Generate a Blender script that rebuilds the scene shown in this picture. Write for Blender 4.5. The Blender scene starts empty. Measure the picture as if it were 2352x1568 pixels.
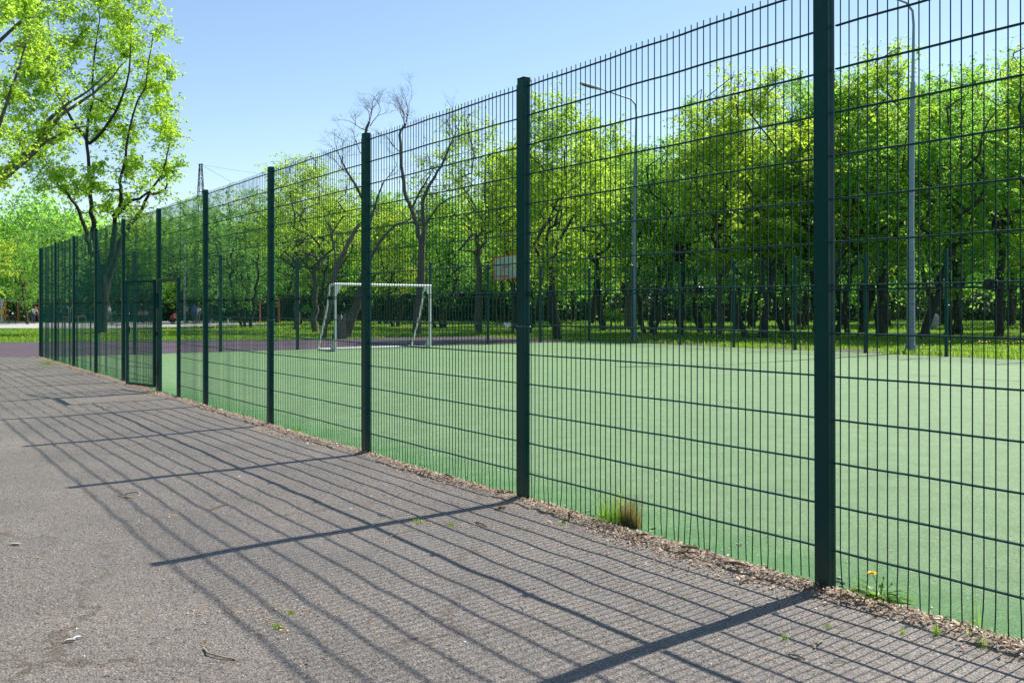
import bpy, math, random
import numpy as np
from mathutils import Vector, Matrix, noise

random.seed(7)
RNG = np.random.default_rng(7)
scene = bpy.context.scene
COL = scene.collection
V = Vector

# ------------------------------------------------------------------ frame of reference
F = 2245.0            # focal length in reference units (photo 2352 units wide)
HC = 1.31             # eye height
def W(x, y, Z):
    """world point seen at reference position x,y at depth Z"""
    return V(((x - 1176) / F * Z, Z, HC + (706 - y) / F * Z))
def G(x, y):
    """ground point seen at x,y"""
    Z = F * HC / (y - 706)
    return V(((x - 1176) / F * Z, Z, 0))

D = V((-0.5486, 0.8361, 0))     # along the near fence, away from the camera
M = V((0.8361, 0.5486, 0))      # from the path towards the pitch
L1 = V((1.412, 4.569, 0))       # first visible post
S = 2.519
def FP(u, v=0.0, z=0.0):
    """u metres along the near fence, v metres out on the path side"""
    return L1 + D * u - M * v + V((0, 0, z))

# ------------------------------------------------------------------ helpers
def tag(o, label=None, cat=None, group=None, kind=None):
    if label: o['label'] = label
    if cat: o['category'] = cat
    if group: o['group'] = group
    if kind: o['kind'] = kind
    return o

def empty(name, loc=(0, 0, 0), rz=0.0):
    o = bpy.data.objects.new(name, None)
    o.empty_display_size = 0.2
    COL.objects.link(o)
    o.location = loc
    o.rotation_euler = (0, 0, rz)
    return o

def link_mesh(name, me, mats=None, parent=None, loc=(0, 0, 0)):
    o = bpy.data.objects.new(name, me)
    COL.objects.link(o)
    if mats is not None:
        for m in (mats if isinstance(mats, (list, tuple)) else [mats]):
            me.materials.append(m)
    o.location = loc
    if parent is not None:
        o.parent = parent
    return o

def np_mesh(name, verts, faces, smooth=False):
    """verts (n,3), faces (m,k)"""
    verts = np.asarray(verts, dtype=np.float32); faces = np.asarray(faces, dtype=np.int32)
    me = bpy.data.meshes.new(name)
    m, k = faces.shape
    me.vertices.add(len(verts)); me.vertices.foreach_set('co', verts.ravel())
    me.loops.add(m * k); me.loops.foreach_set('vertex_index', faces.ravel())
    me.polygons.add(m)
    me.polygons.foreach_set('loop_start', np.arange(0, m * k, k, dtype=np.int32))
    me.update(calc_edges=True)
    me.polygons.foreach_set('use_smooth', np.full(m, smooth))
    me.validate()
    return me

class MB:
    def __init__(s): s.v = []; s.f = []; s.mi = []; s.sm = []; s.cur = 0
    def add(s, vs, fs, smooth=False):
        b = len(s.v); s.v += [tuple(v) for v in vs]
        for f in fs:
            s.f.append([b + i for i in f]); s.mi.append(s.cur); s.sm.append(smooth)
    def box(s, c, size, rz=0.0, bevel=0.0, mat=None):
        sx, sy, sz = [q / 2 for q in size]
        if bevel <= 0:
            vs = [V((x, y, z)) for z in (-sz, sz) for y in (-sy, sy) for x in (-sx, sx)]
            fs = [(0, 2, 3, 1), (4, 5, 7, 6), (0, 1, 5, 4), (2, 6, 7, 3), (0, 4, 6, 2), (1, 3, 7, 5)]
        else:
            b = bevel; ring = []
            prof = [(-sx + b, -sy), (sx - b, -sy), (sx, -sy + b), (sx, sy - b), (sx - b, sy), (-sx + b, sy), (-sx, sy - b), (-sx, -sy + b)]
            inn = [(math.copysign(max(abs(x) - b, 0), x), math.copysign(max(abs(y) - b, 0), y)) for x, y in prof]
            vs = [V((x, y, -sz)) for x, y in inn] + [V((x, y, -sz + b)) for x, y in prof] + [V((x, y, sz - b)) for x, y in prof] + [V((x, y, sz)) for x, y in inn]
            fs = [tuple(reversed(range(8))), tuple(range(24, 32))]
            for r in range(3):
                for i in range(8):
                    j = (i + 1) % 8
                    fs.append((r * 8 + i, r * 8 + j, r * 8 + 8 + j, r * 8 + 8 + i))
        R = mat if mat is not None else Matrix.Rotation(rz, 3, 'Z')
        c = V(c)
        s.add([R @ v + c for v in vs], fs)
    def tube(s, pts, r, sides=6, caps=True, smooth=True, squash=None):
        pts = [V(p) for p in pts]; n = len(pts)
        rs = r if isinstance(r, (list, tuple)) else [r] * n
        vs = []; prev = None
        for i, p in enumerate(pts):
            t = (pts[min(i + 1, n - 1)] - pts[max(i - 1, 0)])
            t = t.normalized() if t.length > 1e-9 else V((0, 0, 1))
            if prev is None:
                a = V((0, 0, 1)) if abs(t.z) < .9 else V((1, 0, 0))
                nx = t.cross(a).normalized()
            else:
                nx = (prev - t * prev.dot(t)).normalized()
            prev = nx; ny = t.cross(nx)
            for k in range(sides):
                an = 2 * math.pi * k / sides + math.pi / sides
                vs.append(p + nx * math.cos(an) * rs[i] + ny * math.sin(an) * rs[i])
        fs = []
        for i in range(n - 1):
            for k in range(sides):
                k2 = (k + 1) % sides
                fs.append((i * sides + k, i * sides + k2, (i + 1) * sides + k2, (i + 1) * sides + k))
        s.add(vs, fs, smooth and sides > 4)
        if caps:
            s.add(vs[:sides], [tuple(reversed(range(sides)))]); s.add(vs[-sides:], [tuple(range(sides))])
    def ell(s, c, r, seg=10, rings=7, R=None):
        c = V(c); vs = [V((0, 0, -1))]; fs = []
        for i in range(1, rings):
            a = math.pi * i / rings - math.pi / 2
            for k in range(seg):
                b = 2 * math.pi * k / seg
                vs.append(V((math.cos(a) * math.cos(b), math.cos(a) * math.sin(b), math.sin(a))))
        vs.append(V((0, 0, 1)))
        for k in range(seg):
            k2 = (k + 1) % seg
            fs.append((0, 1 + k2, 1 + k))
            for i in range(rings - 2):
                a = 1 + i * seg
                fs.append((a + k, a + k2, a + seg + k2, a + seg + k))
            t = 1 + (rings - 2) * seg
            fs.append((t + k, t + k2, len(vs) - 1))
        out = []
        for v in vs:
            q = V((v.x * r[0], v.y * r[1], v.z * r[2]))
            out.append((R @ q if R else q) + c)
        s.add(out, fs, True)
    def build(s, name, mats, parent=None, loc=(0, 0, 0)):
        me = bpy.data.meshes.new(name)
        me.from_pydata(s.v, [], s.f)
        me.polygons.foreach_set('material_index', s.mi)
        me.polygons.foreach_set('use_smooth', s.sm)
        me.update()
        return link_mesh(name, me, mats, parent, loc)

# ------------------------------------------------------------------ materials
def newmat(name):
    m = bpy.data.materials.new(name); m.use_nodes = True
    nt = m.node_tree; nt.nodes.clear()
    out = nt.nodes.new('ShaderNodeOutputMaterial')
    return m, nt, out
def N(nt, t, **kw):
    n = nt.nodes.new(t)
    for k, v in kw.items():
        if k.startswith('i_'):
            n.inputs[k[2:].replace('_', ' ')].default_value = v
        else: setattr(n, k, v)
    return n
def ramp(nt, src, stops, mode='LINEAR'):
    r = N(nt, 'ShaderNodeValToRGB'); r.color_ramp.interpolation = mode
    els = r.color_ramp.elements
    while len(els) < len(stops): els.new(.5)
    for e, (p, c) in zip(els, stops):
        e.position = p; e.color = (*c, 1) if len(c) == 3 else c
    nt.links.new(src, r.inputs[0]); return r
def coords(nt, kind='Object', scale=None):
    tc = N(nt, 'ShaderNodeTexCoord')
    if scale is None: return tc.outputs[kind]
    mp = N(nt, 'ShaderNodeMapping'); mp.inputs['Scale'].default_value = scale
    nt.links.new(tc.outputs[kind], mp.inputs[0]); return mp.outputs[0]
def noise_n(nt, co, scale, detail=4, rough=.55, dist=0):
    n = N(nt, 'ShaderNodeTexNoise'); n.inputs['Scale'].default_value = scale; n.inputs['Detail'].default_value = detail
    n.inputs['Roughness'].default_value = rough; n.inputs['Distortion'].default_value = dist
    nt.links.new(co, n.inputs['Vector']); return n
def mixc(nt, fac, a, b, mode='MIX'):
    m = N(nt, 'ShaderNodeMix', data_type='RGBA', blend_type=mode)
    for sock, v in ((m.inputs[0], fac), (m.inputs[6], a), (m.inputs[7], b)):
        if hasattr(v, 'links') or hasattr(v, 'is_linked'): nt.links.new(v, sock)
        elif isinstance(v, (int, float)): sock.default_value = v
        else: sock.default_value = (*v, 1)
    return m.outputs[2]
def bumpn(nt, h, strength, dist, prev=None):
    b = N(nt, 'ShaderNodeBump'); b.inputs['Strength'].default_value = strength; b.inputs['Distance'].default_value = dist
    nt.links.new(h, b.inputs['Height'])
    if prev is not None: nt.links.new(prev, b.inputs['Normal'])
    return b.outputs[0]
def principled(nt, out, col, rough=.6, metal=0.0, normal=None, spec=.5, coat=0):
    p = N(nt, 'ShaderNodeBsdfPrincipled')
    if isinstance(col, tuple): p.inputs['Base Color'].default_value = (*col, 1)
    else: nt.links.new(col, p.inputs['Base Color'])
    if isinstance(rough, (int, float)): p.inputs['Roughness'].default_value = rough
    else: nt.links.new(rough, p.inputs['Roughness'])
    p.inputs['Metallic'].default_value = metal
    p.inputs['Specular IOR Level'].default_value = spec
    p.inputs['Coat Weight'].default_value = coat
    if normal is not None: nt.links.new(normal, p.inputs['Normal'])
    nt.links.new(p.outputs[0], out.inputs[0]); return p

def m_paint(name, col, rough=.4, wear=.25, dirt=(.12, .11, .09), scale=30, metal=0, coat=0, spec=.5):
    m, nt, out = newmat(name); co = coords(nt)
    n1 = noise_n(nt, co, scale, 6, .7); n2 = noise_n(nt, co, scale * 8, 2)
    f = ramp(nt, n1.outputs[0], [(.52, (0, 0, 0)), (.75, (wear, wear, wear))])
    c = mixc(nt, f.outputs[0], tuple(col), tuple(dirt))
    r = ramp(nt, n1.outputs[0], [(.3, (rough * .8,) * 3), (.8, (min(1, rough * 1.5),) * 3)])
    principled(nt, out, c, r.outputs[0], metal, bumpn(nt, n2.outputs[0], .15, .002), spec, coat)
    return m

def m_fence():
    m, nt, out = newmat('green_fence_paint'); co = coords(nt)
    n1 = noise_n(nt, co, 18, 8, .75); n2 = noise_n(nt, co, 260, 2); n3 = noise_n(nt, co, 3, 3)
    scr = ramp(nt, n1.outputs[0], [(.62, (0, 0, 0)), (.78, (.22, .22, .22))])
    base = mixc(nt, n3.outputs[0], (.0006, .046, .046), (.001, .066, .066))
    c = mixc(nt, scr.outputs[0], base, (.02, .10, .10))
    g = N(nt, 'ShaderNodeNewGeometry'); sx = N(nt, 'ShaderNodeSeparateXYZ'); nt.links.new(g.outputs['Position'], sx.inputs[0])
    lo = ramp(nt, sx.outputs[2], [(0.0, (.8, .8, .8)), (.35, (0, 0, 0))])
    dm = N(nt, 'ShaderNodeMath', operation='MULTIPLY'); nt.links.new(lo.outputs[0], dm.inputs[0]); nt.links.new(n1.outputs[0], dm.inputs[1])
    c = mixc(nt, dm.outputs[0], c, (.10, .085, .06))
    r = ramp(nt, n1.outputs[0], [(.3, (.26,) * 3), (.8, (.45,) * 3)])
    principled(nt, out, c, r.outputs[0], 0, bumpn(nt, n2.outputs[0], .06, .001), .24, 0)
    return m

def m_asphalt():
    m, nt, out = newmat('worn_asphalt'); co = coords(nt)
    big = noise_n(nt, co, .9, 5, .6); mid = noise_n(nt, co, 9, 5, .65)
    vor = N(nt, 'ShaderNodeTexVoronoi'); vor.inputs['Scale'].default_value = 95; nt.links.new(co, vor.inputs['Vector'])
    vor2 = N(nt, 'ShaderNodeTexVoronoi'); vor2.inputs['Scale'].default_value = 190; nt.links.new(co, vor2.inputs['Vector'])
    st = N(nt, 'ShaderNodeSeparateColor'); nt.links.new(vor.outputs['Color'], st.inputs[0])
    stone = ramp(nt, st.outputs[0], [(0, (.145, .132, .122)), (.5, (.19, .171, .155)), (.88, (.225, .20, .178)), (1, (.30, .27, .24))])
    gap = ramp(nt, vor.outputs['Distance'], [(.3, (1, 1, 1)), (.8, (.55, .54, .53))])
    c = mixc(nt, 1.0, stone.outputs[0], gap.outputs[0], 'MULTIPLY')
    pit = noise_n(nt, coords(nt, 'Object', (1, 1, 1)), 42, 5, .66, .8)
    pr_ = ramp(nt, pit.outputs[0], [(.36, (.30, .29, .28)), (.44, (1, 1, 1))])
    c = mixc(nt, 1.0, c, pr_.outputs[0], 'MULTIPLY')
    bw = ramp(nt, big.outputs[0], [(.3, (.98, .96, .94)), (.7, (1.46, 1.39, 1.30))])
    c = mixc(nt, 1.0, c, bw.outputs[0], 'MULTIPLY')
    # fine brown debris trodden into the surface
    d = noise_n(nt, co, 60, 6, .8); dr = ramp(nt, d.outputs[0], [(.57, (0, 0, 0)), (.66, (.75, .75, .75))])
    dd = N(nt, 'ShaderNodeMath', operation='MULTIPLY'); nt.links.new(dr.outputs[0], dd.inputs[0])
    dm = ramp(nt, mid.outputs[0], [(.42, (0, 0, 0)), (.7, (1, 1, 1))]); nt.links.new(dm.outputs[0], dd.inputs[1])
    c = mixc(nt, dd.outputs[0], c, (.27, .17, .10))
    h = N(nt, 'ShaderNodeMath', operation='MULTIPLY'); nt.links.new(vor.outputs['Distance'], h.inputs[0]); h.inputs[1].default_value = -1
    n = bumpn(nt, pit.outputs[0], .8, .014); n = bumpn(nt, h.outputs[0], .6, .007, n); n = bumpn(nt, vor2.outputs['Distance'], .35, .004, n); n = bumpn(nt, mid.outputs[0], .4, .02, n)
    vc = N(nt, 'ShaderNodeTexVoronoi', feature='DISTANCE_TO_EDGE'); vc.inputs['Scale'].default_value = .42
    wn = noise_n(nt, co, 3.2, 6, .7); wv = N(nt, 'ShaderNodeVectorMath', operation='MULTIPLY_ADD'); nt.links.new(wn.outputs['Color'], wv.inputs[0]); wv.inputs[1].default_value = (.5, .5, .5); nt.links.new(co, wv.inputs[2]); nt.links.new(wv.outputs[0], vc.inputs['Vector'])
    cr = ramp(nt, vc.outputs['Distance'], [(.002, (.9, .9, .9)), (.009, (0, 0, 0))])
    cm = N(nt, 'ShaderNodeMath', operation='MULTIPLY'); nt.links.new(cr.outputs[0], cm.inputs[0]); nt.links.new(ramp(nt, big.outputs[0], [(.42, (0, 0, 0)), (.55, (1, 1, 1))]).outputs[0], cm.inputs[1])
    c = mixc(nt, cm.outputs[0], c, (.10, .07, .05))
    principled(nt, out, c, .58, 0, n, .5)
    return m

def m_turf():
    m, nt, out = newmat('artificial_turf'); co = coords(nt)
    n1 = noise_n(nt, co, 130, 4, .8); n2 = noise_n(nt, co, 3.5, 5, .6); n3 = noise_n(nt, co, 28, 5, .7); n4 = noise_n(nt, co, .35, 3, .5)
    c = ramp(nt, n1.outputs[0], [(.30, (.050, .110, .038)), (.5, (.155, .275, .103)), (.70, (.325, .48, .245))]).outputs[0]
    c = mixc(nt, 1.0, c, ramp(nt, n3.outputs[0], [(.3, (.78, .84, .78)), (.7, (1.16, 1.10, 1.16))]).outputs[0], 'MULTIPLY')
    c = mixc(nt, 1.0, c, ramp(nt, n2.outputs[0], [(.3, (.80, .85, .80)), (.7, (1.12, 1.09, 1.12))]).outputs[0], 'MULTIPLY')
    c = mixc(nt, 1.0, c, ramp(nt, n4.outputs[0], [(.3, (.93, .95, .93)), (.7, (1.06, 1.04, 1.06))]).outputs[0], 'MULTIPLY')
    # greener, unworn fringe beside the near fence (distance along the pitch normal)
    g = N(nt, 'ShaderNodeNewGeometry')
    dot = N(nt, 'ShaderNodeVectorMath', operation='DOT_PRODUCT'); nt.links.new(g.outputs['Position'], dot.inputs[0]); dot.inputs[1].default_value = (M.x, M.y, 0)
    sub = N(nt, 'ShaderNodeMath', operation='SUBTRACT'); nt.links.new(dot.outputs['Value'], sub.inputs[0]); sub.inputs[1].default_value = L1.dot(M)
    ad = N(nt, 'ShaderNodeMath', operation='MULTIPLY_ADD'); nt.links.new(n2.outputs[0], ad.inputs[0]); ad.inputs[1].default_value = .45; nt.links.new(sub.outputs[0], ad.inputs[2])
    e = ramp(nt, ad.outputs[0], [(.22, (1, 1, 1)), (1.0, (0, 0, 0))])
    c2 = mixc(nt, 1.0, c, (.42, .80, .42), 'MULTIPLY')
    c = mixc(nt, e.outputs[0], c, c2)
    n = bumpn(nt, n1.outputs[0], .8, .012); n = bumpn(nt, n3.outputs[0], .3, .02, n)
    p = principled(nt, out, c, .62, 0, n, .35)
    return m

def m_rubber():
    m, nt, out = newmat('purple_rubber_track'); co = coords(nt)
    n1 = noise_n(nt, co, 120, 3, .7); n2 = noise_n(nt, co, .6, 4)
    c = ramp(nt, n1.outputs[0], [(.3, (.055, .038, .055)), (.7, (.115, .082, .11))]).outputs[0]
    c = mixc(nt, 1.0, c, ramp(nt, n2.outputs[0], [(.3, (.9, .92, 1.0)), (.7, (1.15, 1.0, .98))]).outputs[0], 'MULTIPLY')
    principled(nt, out, c, .75, 0, bumpn(nt, n1.outputs[0], .4, .004), .4)
    return m

def m_grassground():
    m, nt, out = newmat('lawn_soil_and_grass'); co = coords(nt)
    n1 = noise_n(nt, co, 14, 6, .7); n2 = noise_n(nt, co, .5, 5, .6)
    c = ramp(nt, n1.outputs[0], [(.3, (.025, .07, .012)), (.55, (.05, .14, .018)), (.75, (.09, .21, .03))]).outputs[0]
    c = mixc(nt, ramp(nt, n2.outputs[0], [(.5, (0, 0, 0)), (.8, (.3, .3, .3))]).outputs[0], c, (.10, .13, .04))
    principled(nt, out, c, .9, 0, bumpn(nt, n1.outputs[0], .8, .06), .2)
    return m

def m_litter(name, stops, rough=.85):
    m, nt, out = newmat(name)
    g = N(nt, 'ShaderNodeNewGeometry')
    c = ramp(nt, g.outputs['Random Per Island'], stops)
    principled(nt, out, c.outputs[0], rough, 0, None, .25)
    return m

def m_ground(name, a, b, scale=20, rough=.9):
    m, nt, out = newmat(name); co = coords(nt)
    n1 = noise_n(nt, co, scale, 7, .7); c = ramp(nt, n1.outputs[0], [(.3, a), (.7, b)])
    principled(nt, out, c.outputs[0], rough, 0, bumpn(nt, n1.outputs[0], .8, .01), .2)
    return m

def m_leaf(name, dark, light, trans, tw=.55, clump=.7):
    m, nt, out = newmat(name)
    g = N(nt, 'ShaderNodeNewGeometry'); co = coords(nt)
    nz = noise_n(nt, co, clump, 3)
    mixf = N(nt, 'ShaderNodeMath', operation='MULTIPLY_ADD'); nt.links.new(g.outputs['Random Per Island'], mixf.inputs[0]); mixf.inputs[1].default_value = .7
    m2 = N(nt, 'ShaderNodeMath', operation='MULTIPLY'); nt.links.new(nz.outputs[0], m2.inputs[0]); m2.inputs[1].default_value = .45
    nt.links.new(m2.outputs[0], mixf.inputs[2])
    c = ramp(nt, mixf.outputs[0], [(.15, dark), (.95, light)])
    t = mixc(nt, mixf.outputs[0], tuple(q * .7 for q in trans), tuple(q * 1.15 for q in trans))
    dif = N(nt, 'ShaderNodeBsdfPrincipled'); nt.links.new(c.outputs[0], dif.inputs['Base Color']); dif.inputs['Roughness'].default_value = .42
    dif.inputs['Specular IOR Level'].default_value = .45
    tr = N(nt, 'ShaderNodeBsdfTranslucent'); nt.links.new(t, tr.inputs[0])
    mx = N(nt, 'ShaderNodeMixShader'); mx.inputs[0].default_value = tw
    nt.links.new(dif.outputs[0], mx.inputs[1]); nt.links.new(tr.outputs[0], mx.inputs[2]); nt.links.new(mx.outputs[0], out.inputs[0])
    return m

def m_bark(name, a, b):
    m, nt, out = newmat(name); co = coords(nt, 'Object', (1, 1, .25))
    n1 = noise_n(nt, co, 16, 7, .7)
    c = ramp(nt, n1.outputs[0], [(.35, a), (.7, b)])
    principled(nt, out, c.outputs[0], .9, 0, bumpn(nt, n1.outputs[0], .8, .04), .2)
    return m

MAT = dict(
    fence=m_fence(), wirepaint=m_paint('green_wire_coating', (.0008, .050, .044), .40, .1, (.01, .07, .06), 40, spec=.25),
    asphalt=m_asphalt(), turf=m_turf(), rubber=m_rubber(), lawn=m_grassground(),
    dirt=m_ground('dry_brown_dirt', (.15, .12, .09), (.38, .31, .245), 60),
    verge=m_ground('grey_soil_verge', (.07, .065, .055), (.19, .17, .14), 12),
    plaza=m_ground('pale_sand_paving', (.36, .35, .33), (.46, .45, .43), 3),
    forest_floor=m_ground('shaded_forest_floor', (.03, .05, .015), (.07, .10, .03), 3),
    litter=m_litter('dry_leaf_litter', [(0, (.12, .075, .045)), (.2, (.32, .21, .13)), (.5, (.50, .36, .24)), (.75, (.63, .50, .36)), (.9, (.60, .40, .33)), (1, (.80, .74, .62))]),
    crumbs=m_litter('pale_crumbs', [(0, (.14, .07, .035)), (.4, (.34, .16, .07)), (.7, (.45, .26, .13)), (.9, (.55, .40, .26)), (.97, (.75, .74, .70)), (1, (.25, .45, .06))]),
    stone=m_litter('loose_grit', [(0, (.09, .085, .08)), (.6, (.19, .175, .16)), (1, (.26, .235, .21))]),
    chips=m_litter('turf_flecks', [(0, (.45, .38, .25)), (.5, (.6, .55, .42)), (1, (.75, .75, .72))]),
    stick=m_bark('dry_stick_bark', (.14, .09, .055), (.36, .26, .17)),
    palestick=m_bark('pale_stick_bark', (.30, .25, .18), (.50, .43, .32)),
    white=m_paint('chipped_white_paint', (.72, .74, .72), .45, .55, (.22, .19, .14), 14),
    greywhite=m_paint('light_grey_paint', (.55, .58, .60), .45, .2),
    lamp=m_paint('weathered_zinc', (.22, .28, .33), .5, .3, (.15, .17, .19), 6, .3),
    yellow=m_paint('yellow_paint', (.75, .42, .02), .4),
    orange=m_paint('orange_paint', (.62, .22, .03), .4),
    redpaint=m_paint('dull_red_paint', (.42, .10, .07), .5),
    boardred=m_paint('red_board_frame', (.85, .10, .03), .45, .2),
    black=m_paint('black_steel', (.015, .015, .017), .45),
    rust=m_paint('rusty_steel', (.16, .075, .04), .8, .5, (.04, .03, .025), 60),
    plastic=m_paint('dark_green_plastic_clamp', (.004, .03, .026), .3, .1),
    wire=m_paint('galvanised_wire', (.40, .44, .44), .35, .2, metal=.6),
    bark=m_bark('dark_bark', (.030, .024, .019), (.10, .082, .066)),
    greybark=m_bark('grey_bark', (.08, .07, .058), (.22, .19, .165)),
    deadbark=m_bark('bleached_bark', (.13, .105, .085), (.34, .28, .23)),
    leaf_a=m_leaf('fresh_maple_leaf', (.06, .14, .045), (.17, .31, .05), (.62, .90, .07), .66),
    leaf_b=m_leaf('mid_green_leaf', (.045, .125, .05), (.13, .26, .06), (.46, .84, .11), .66),
    leaf_c=m_leaf('lime_leaf', (.07, .15, .04), (.19, .32, .05), (.70, .93, .07), .66),
    leaf_d=m_leaf('bluish_green_leaf', (.04, .11, .055), (.11, .23, .08), (.40, .76, .16), .64),
    leaf_shade=m_leaf('undergrowth_leaf', (.012, .03, .008), (.03, .07, .015), (.06, .13, .02), .3),  # leaf colour darkened to stand in for shade deep in the wood
    blade=m_leaf('grass_blade', (.04, .10, .012), (.12, .24, .03), (.40, .68, .03), .5, 2),
    dryblade=m_leaf('dry_grass_blade', (.16, .10, .05), (.38, .28, .13), (.40, .28, .10), .35, 2),
    petal=m_litter('dandelion_petal', [(0, (.85, .55, .0)), (1, (.95, .72, .02))], .6),
    skin=m_paint('skin', (.50, .28, .19), .55, .05), hair=m_paint('brown_hair', (.045, .025, .015), .6, .05),
)
def clothmat(name, col):
    return m_paint(name, col, .85, .15, tuple(q * .6 for q in col), 20)

# ------------------------------------------------------------------ ground
WV = [(RNG.uniform(0, 6.28), RNG.uniform(0, 6.28), w, a) for w, a in
      ((1.9, .0018), (1.25, .0016), (.85, .0014), (.62, .0010), (.45, .0008))]
def bumpz(u, v):
    z = 0
    for th, ph, wl, a in WV:
        k = 6.283 / wl
        z = z + a * np.sin(k * (u * math.cos(th) + v * math.sin(th)) + ph + 1.7 * np.sin(u * .31 + ph) + 1.3 * np.sin(v * .43 + th))
    return z * np.clip((v - .15) / .5, 0, 1) + .001

def sheet(name, pts, z, mat, label=None, kind='structure', cat=None):
    mb = MB(); mb.add([(p[0], p[1], z) for p in pts], [tuple(range(len(pts)))])
    o = mb.build(name, mat); tag(o, label, cat, None, kind); return o

# grass ground to the horizon, subdivided radially
sheet('ground', [(-900, -200), (900, -200), (900, 1500), (-900, 1500)], -.03, MAT['lawn'], 'grass covered park ground reaching the woods')

END_U = 25.25
us = np.concatenate([np.arange(-8, 27.2, .06), ])
vs_ = np.concatenate([np.arange(-.03, 7, .06), np.arange(7, 60, 2.5)])
U, Vv = np.meshgrid(us, vs_, indexing='ij')
Zz = bumpz(U, Vv)
P = np.stack([L1.x + D.x * U - M.x * Vv, L1.y + D.y * U - M.y * Vv, Zz], -1)
# trim the far edge so the path ends on the line of the rubber track
far = 25.45 - 0 * P[..., 0]
fr = us[-1]
P[..., 1] = np.minimum(P[..., 1], 25.75)
nu, nv = U.shape
idx = np.arange(nu * nv).reshape(nu, nv)
faces = np.stack([idx[:-1, :-1], idx[:-1, 1:], idx[1:, 1:], idx[1:, :-1]], -1).reshape(-1, 4)
keep = (P[..., 1][:-1, :-1] < 25.74).reshape(-1)
me = np_mesh('asphalt_path', P.reshape(-1, 3), faces[keep], True)
o = link_mesh('asphalt_path', me, MAT['asphalt']); tag(o, 'worn grey asphalt path crossed by fence shadows', None, None, 'structure')

C0 = FP(END_U)                                # near end corner
ES = V((1.93, 1.546, 0))                      # one bay of the end fence
C1 = C0 + ES * 8                              # far corner
FS = V((1.42, -2.02, 0))                      # one bay of the far side fence
C2 = C1 + FS * 12
# artificial turf
tp = [FP(-9, -.03), FP(END_U + .02, -.03), C1 + V((-.02, -.02, 0)), C2]
sheet('artificial_turf_pitch', tp, .004, MAT['turf'], 'pale green artificial turf of the pitch')
mb = MB()  # thin dark strips laid just above the turf
for pts_, w_ in (([(1030, 799), (1080, 800.5), (1142, 803)], .035), ([(1260, 801), (1300, 803), (1345, 806)], .03), ([(2084, 861), (2110, 863), (2150, 864)], .03), ([(2225, 871), (2280, 873), (2345, 876)], .03), ([(1420, 813), (1500, 809), (1600, 806)], .02), ([(1000, 808), (1012, 809)], .03)):
    for (x0, y0), (x1, y1) in zip(pts_, pts_[1:]):
        a_, b_ = G(x0, y0), G(x1, y1); n_ = V((0, w_, 0)); mb.add([a_ - n_ * .6 + V((0, 0, .008)), b_ - n_ + V((0, 0, .008)), b_ + n_ + V((0, 0, .008)), a_ + n_ * .6 + V((0, 0, .008))], [(0, 1, 2, 3)])
o = mb.build('turf_streaks', m_ground('dark_turf_streak', (.02, .035, .02), (.05, .08, .045), 20)); tag(o, 'thin dark streaks on the artificial turf', None, None, 'structure')
# rubber track behind the end fence
rp = [V((-60, 25.7, 0)), V((C0.x + .2, 25.7, 0)), C0 + V((0, .02, 0)), C1 + V((-.4, -.2, 0)), V((2.1, 38.9, 0)), V((.6, 41.9, 0)), V((-1.9, 44.6, 0)), V((-5.2, 42.9, 0)), V((-9.6, 40.3, 0)), V((-19.3, 36.9, 0)), V((-60, 36.2, 0))]
sheet('rubber_track', rp, -.008, MAT['rubber'], 'purple rubber running track beyond the end fence')
# soil verge behind the far side fence
nrm = V((.815, .58, 0))
vp_ = [C1 + nrm * .05, C1 + nrm * 1.9, C2 + nrm * 2.8, C2 + nrm * .05]
sheet('soil_verge', vp_, -.012, MAT['verge'], 'grey soil strip behind the far side fence')
sheet('paved_plaza', [(-90, 62), (-24, 62), (-18, 73), (-21, 84), (-30, 92), (-90, 96)], .0, MAT['plaza'], 'pale paved exercise plaza in the distance')

# ------------------------------------------------------------------ fence kit
TOPZ = 2.863
UPZ = [0.2 * k for k in range(8)]
BARS_UP = [1.412 + 0.2 * k for k in range(8)]          # 8 bars of the upper panel
BARS_LO = [0.19 + 0.2 * k for k in range(6)] + [1.392]     # lower panel
BARS_LO[0] = .185

def wav(u):
    return 0.0045 * math.sin(6.283 * u / .83 + .6 * math.sin(u * .7)) + .003 * math.sin(6.283 * u / .51 + 1.3) + .0015 * math.sin(u * 1.1 + 2)
def wire_panel(name, a, b, zs, z0, z1, parent, sides=4, bend=0.0, rv=.0030, rh=.0042, n=None, fine=False, wave=None):
    """one welded mesh panel: vertical wires and doubled horizontal bars"""
    a = V(a); b = V(b); L = (b - a).length; d = (b - a).normalized(); nn = V((d.y, -d.x, 0))
    n = n or int(round(L / .0500))
    mb = MB()
    sag = random.uniform(-1, 1) * .002
    for i in range(n):
        s_ = (i + .5) / n
        p = a + d * (L * s_)
        if wave is not None: p = p + nn * wav(wave + L * s_)
        pts = [p + V((0, 0, z1))]
        j0 = random.gauss(0, 1)
        if bend:
            zz = zs[0]
            pts += [p + V((0, 0, zz)), p + d * (bend * .5 * j0) + V((0, 0, zz * .5 + z0 * .5)), p + d * (bend * (j0 + random.gauss(0, .5))) + nn * random.gauss(0, bend * .4) + V((0, 0, z0 + random.uniform(-.01, .01)))]
        else:
            pts.append(p + V((0, 0, z0)))
        mb.tube(pts, rv, sides, True)
    for z in zs:
        for off in ((-.0048, .0048) if fine else (0,)):
            ts = np.linspace(0, 1, 19) if wave is not None else (0, .35, .7, 1)
            q = [a + d * (L * float(t)) + nn * (off + (wav(wave + L * float(t)) if wave is not None else 0)) + V((0, 0, z + sag * math.sin(t * 3.14))) for t in ts]
            mb.tube(q, rh if fine else .0048, 6 if fine else 4)
    return mb.build(name, MAT['wirepaint'], parent)

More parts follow.
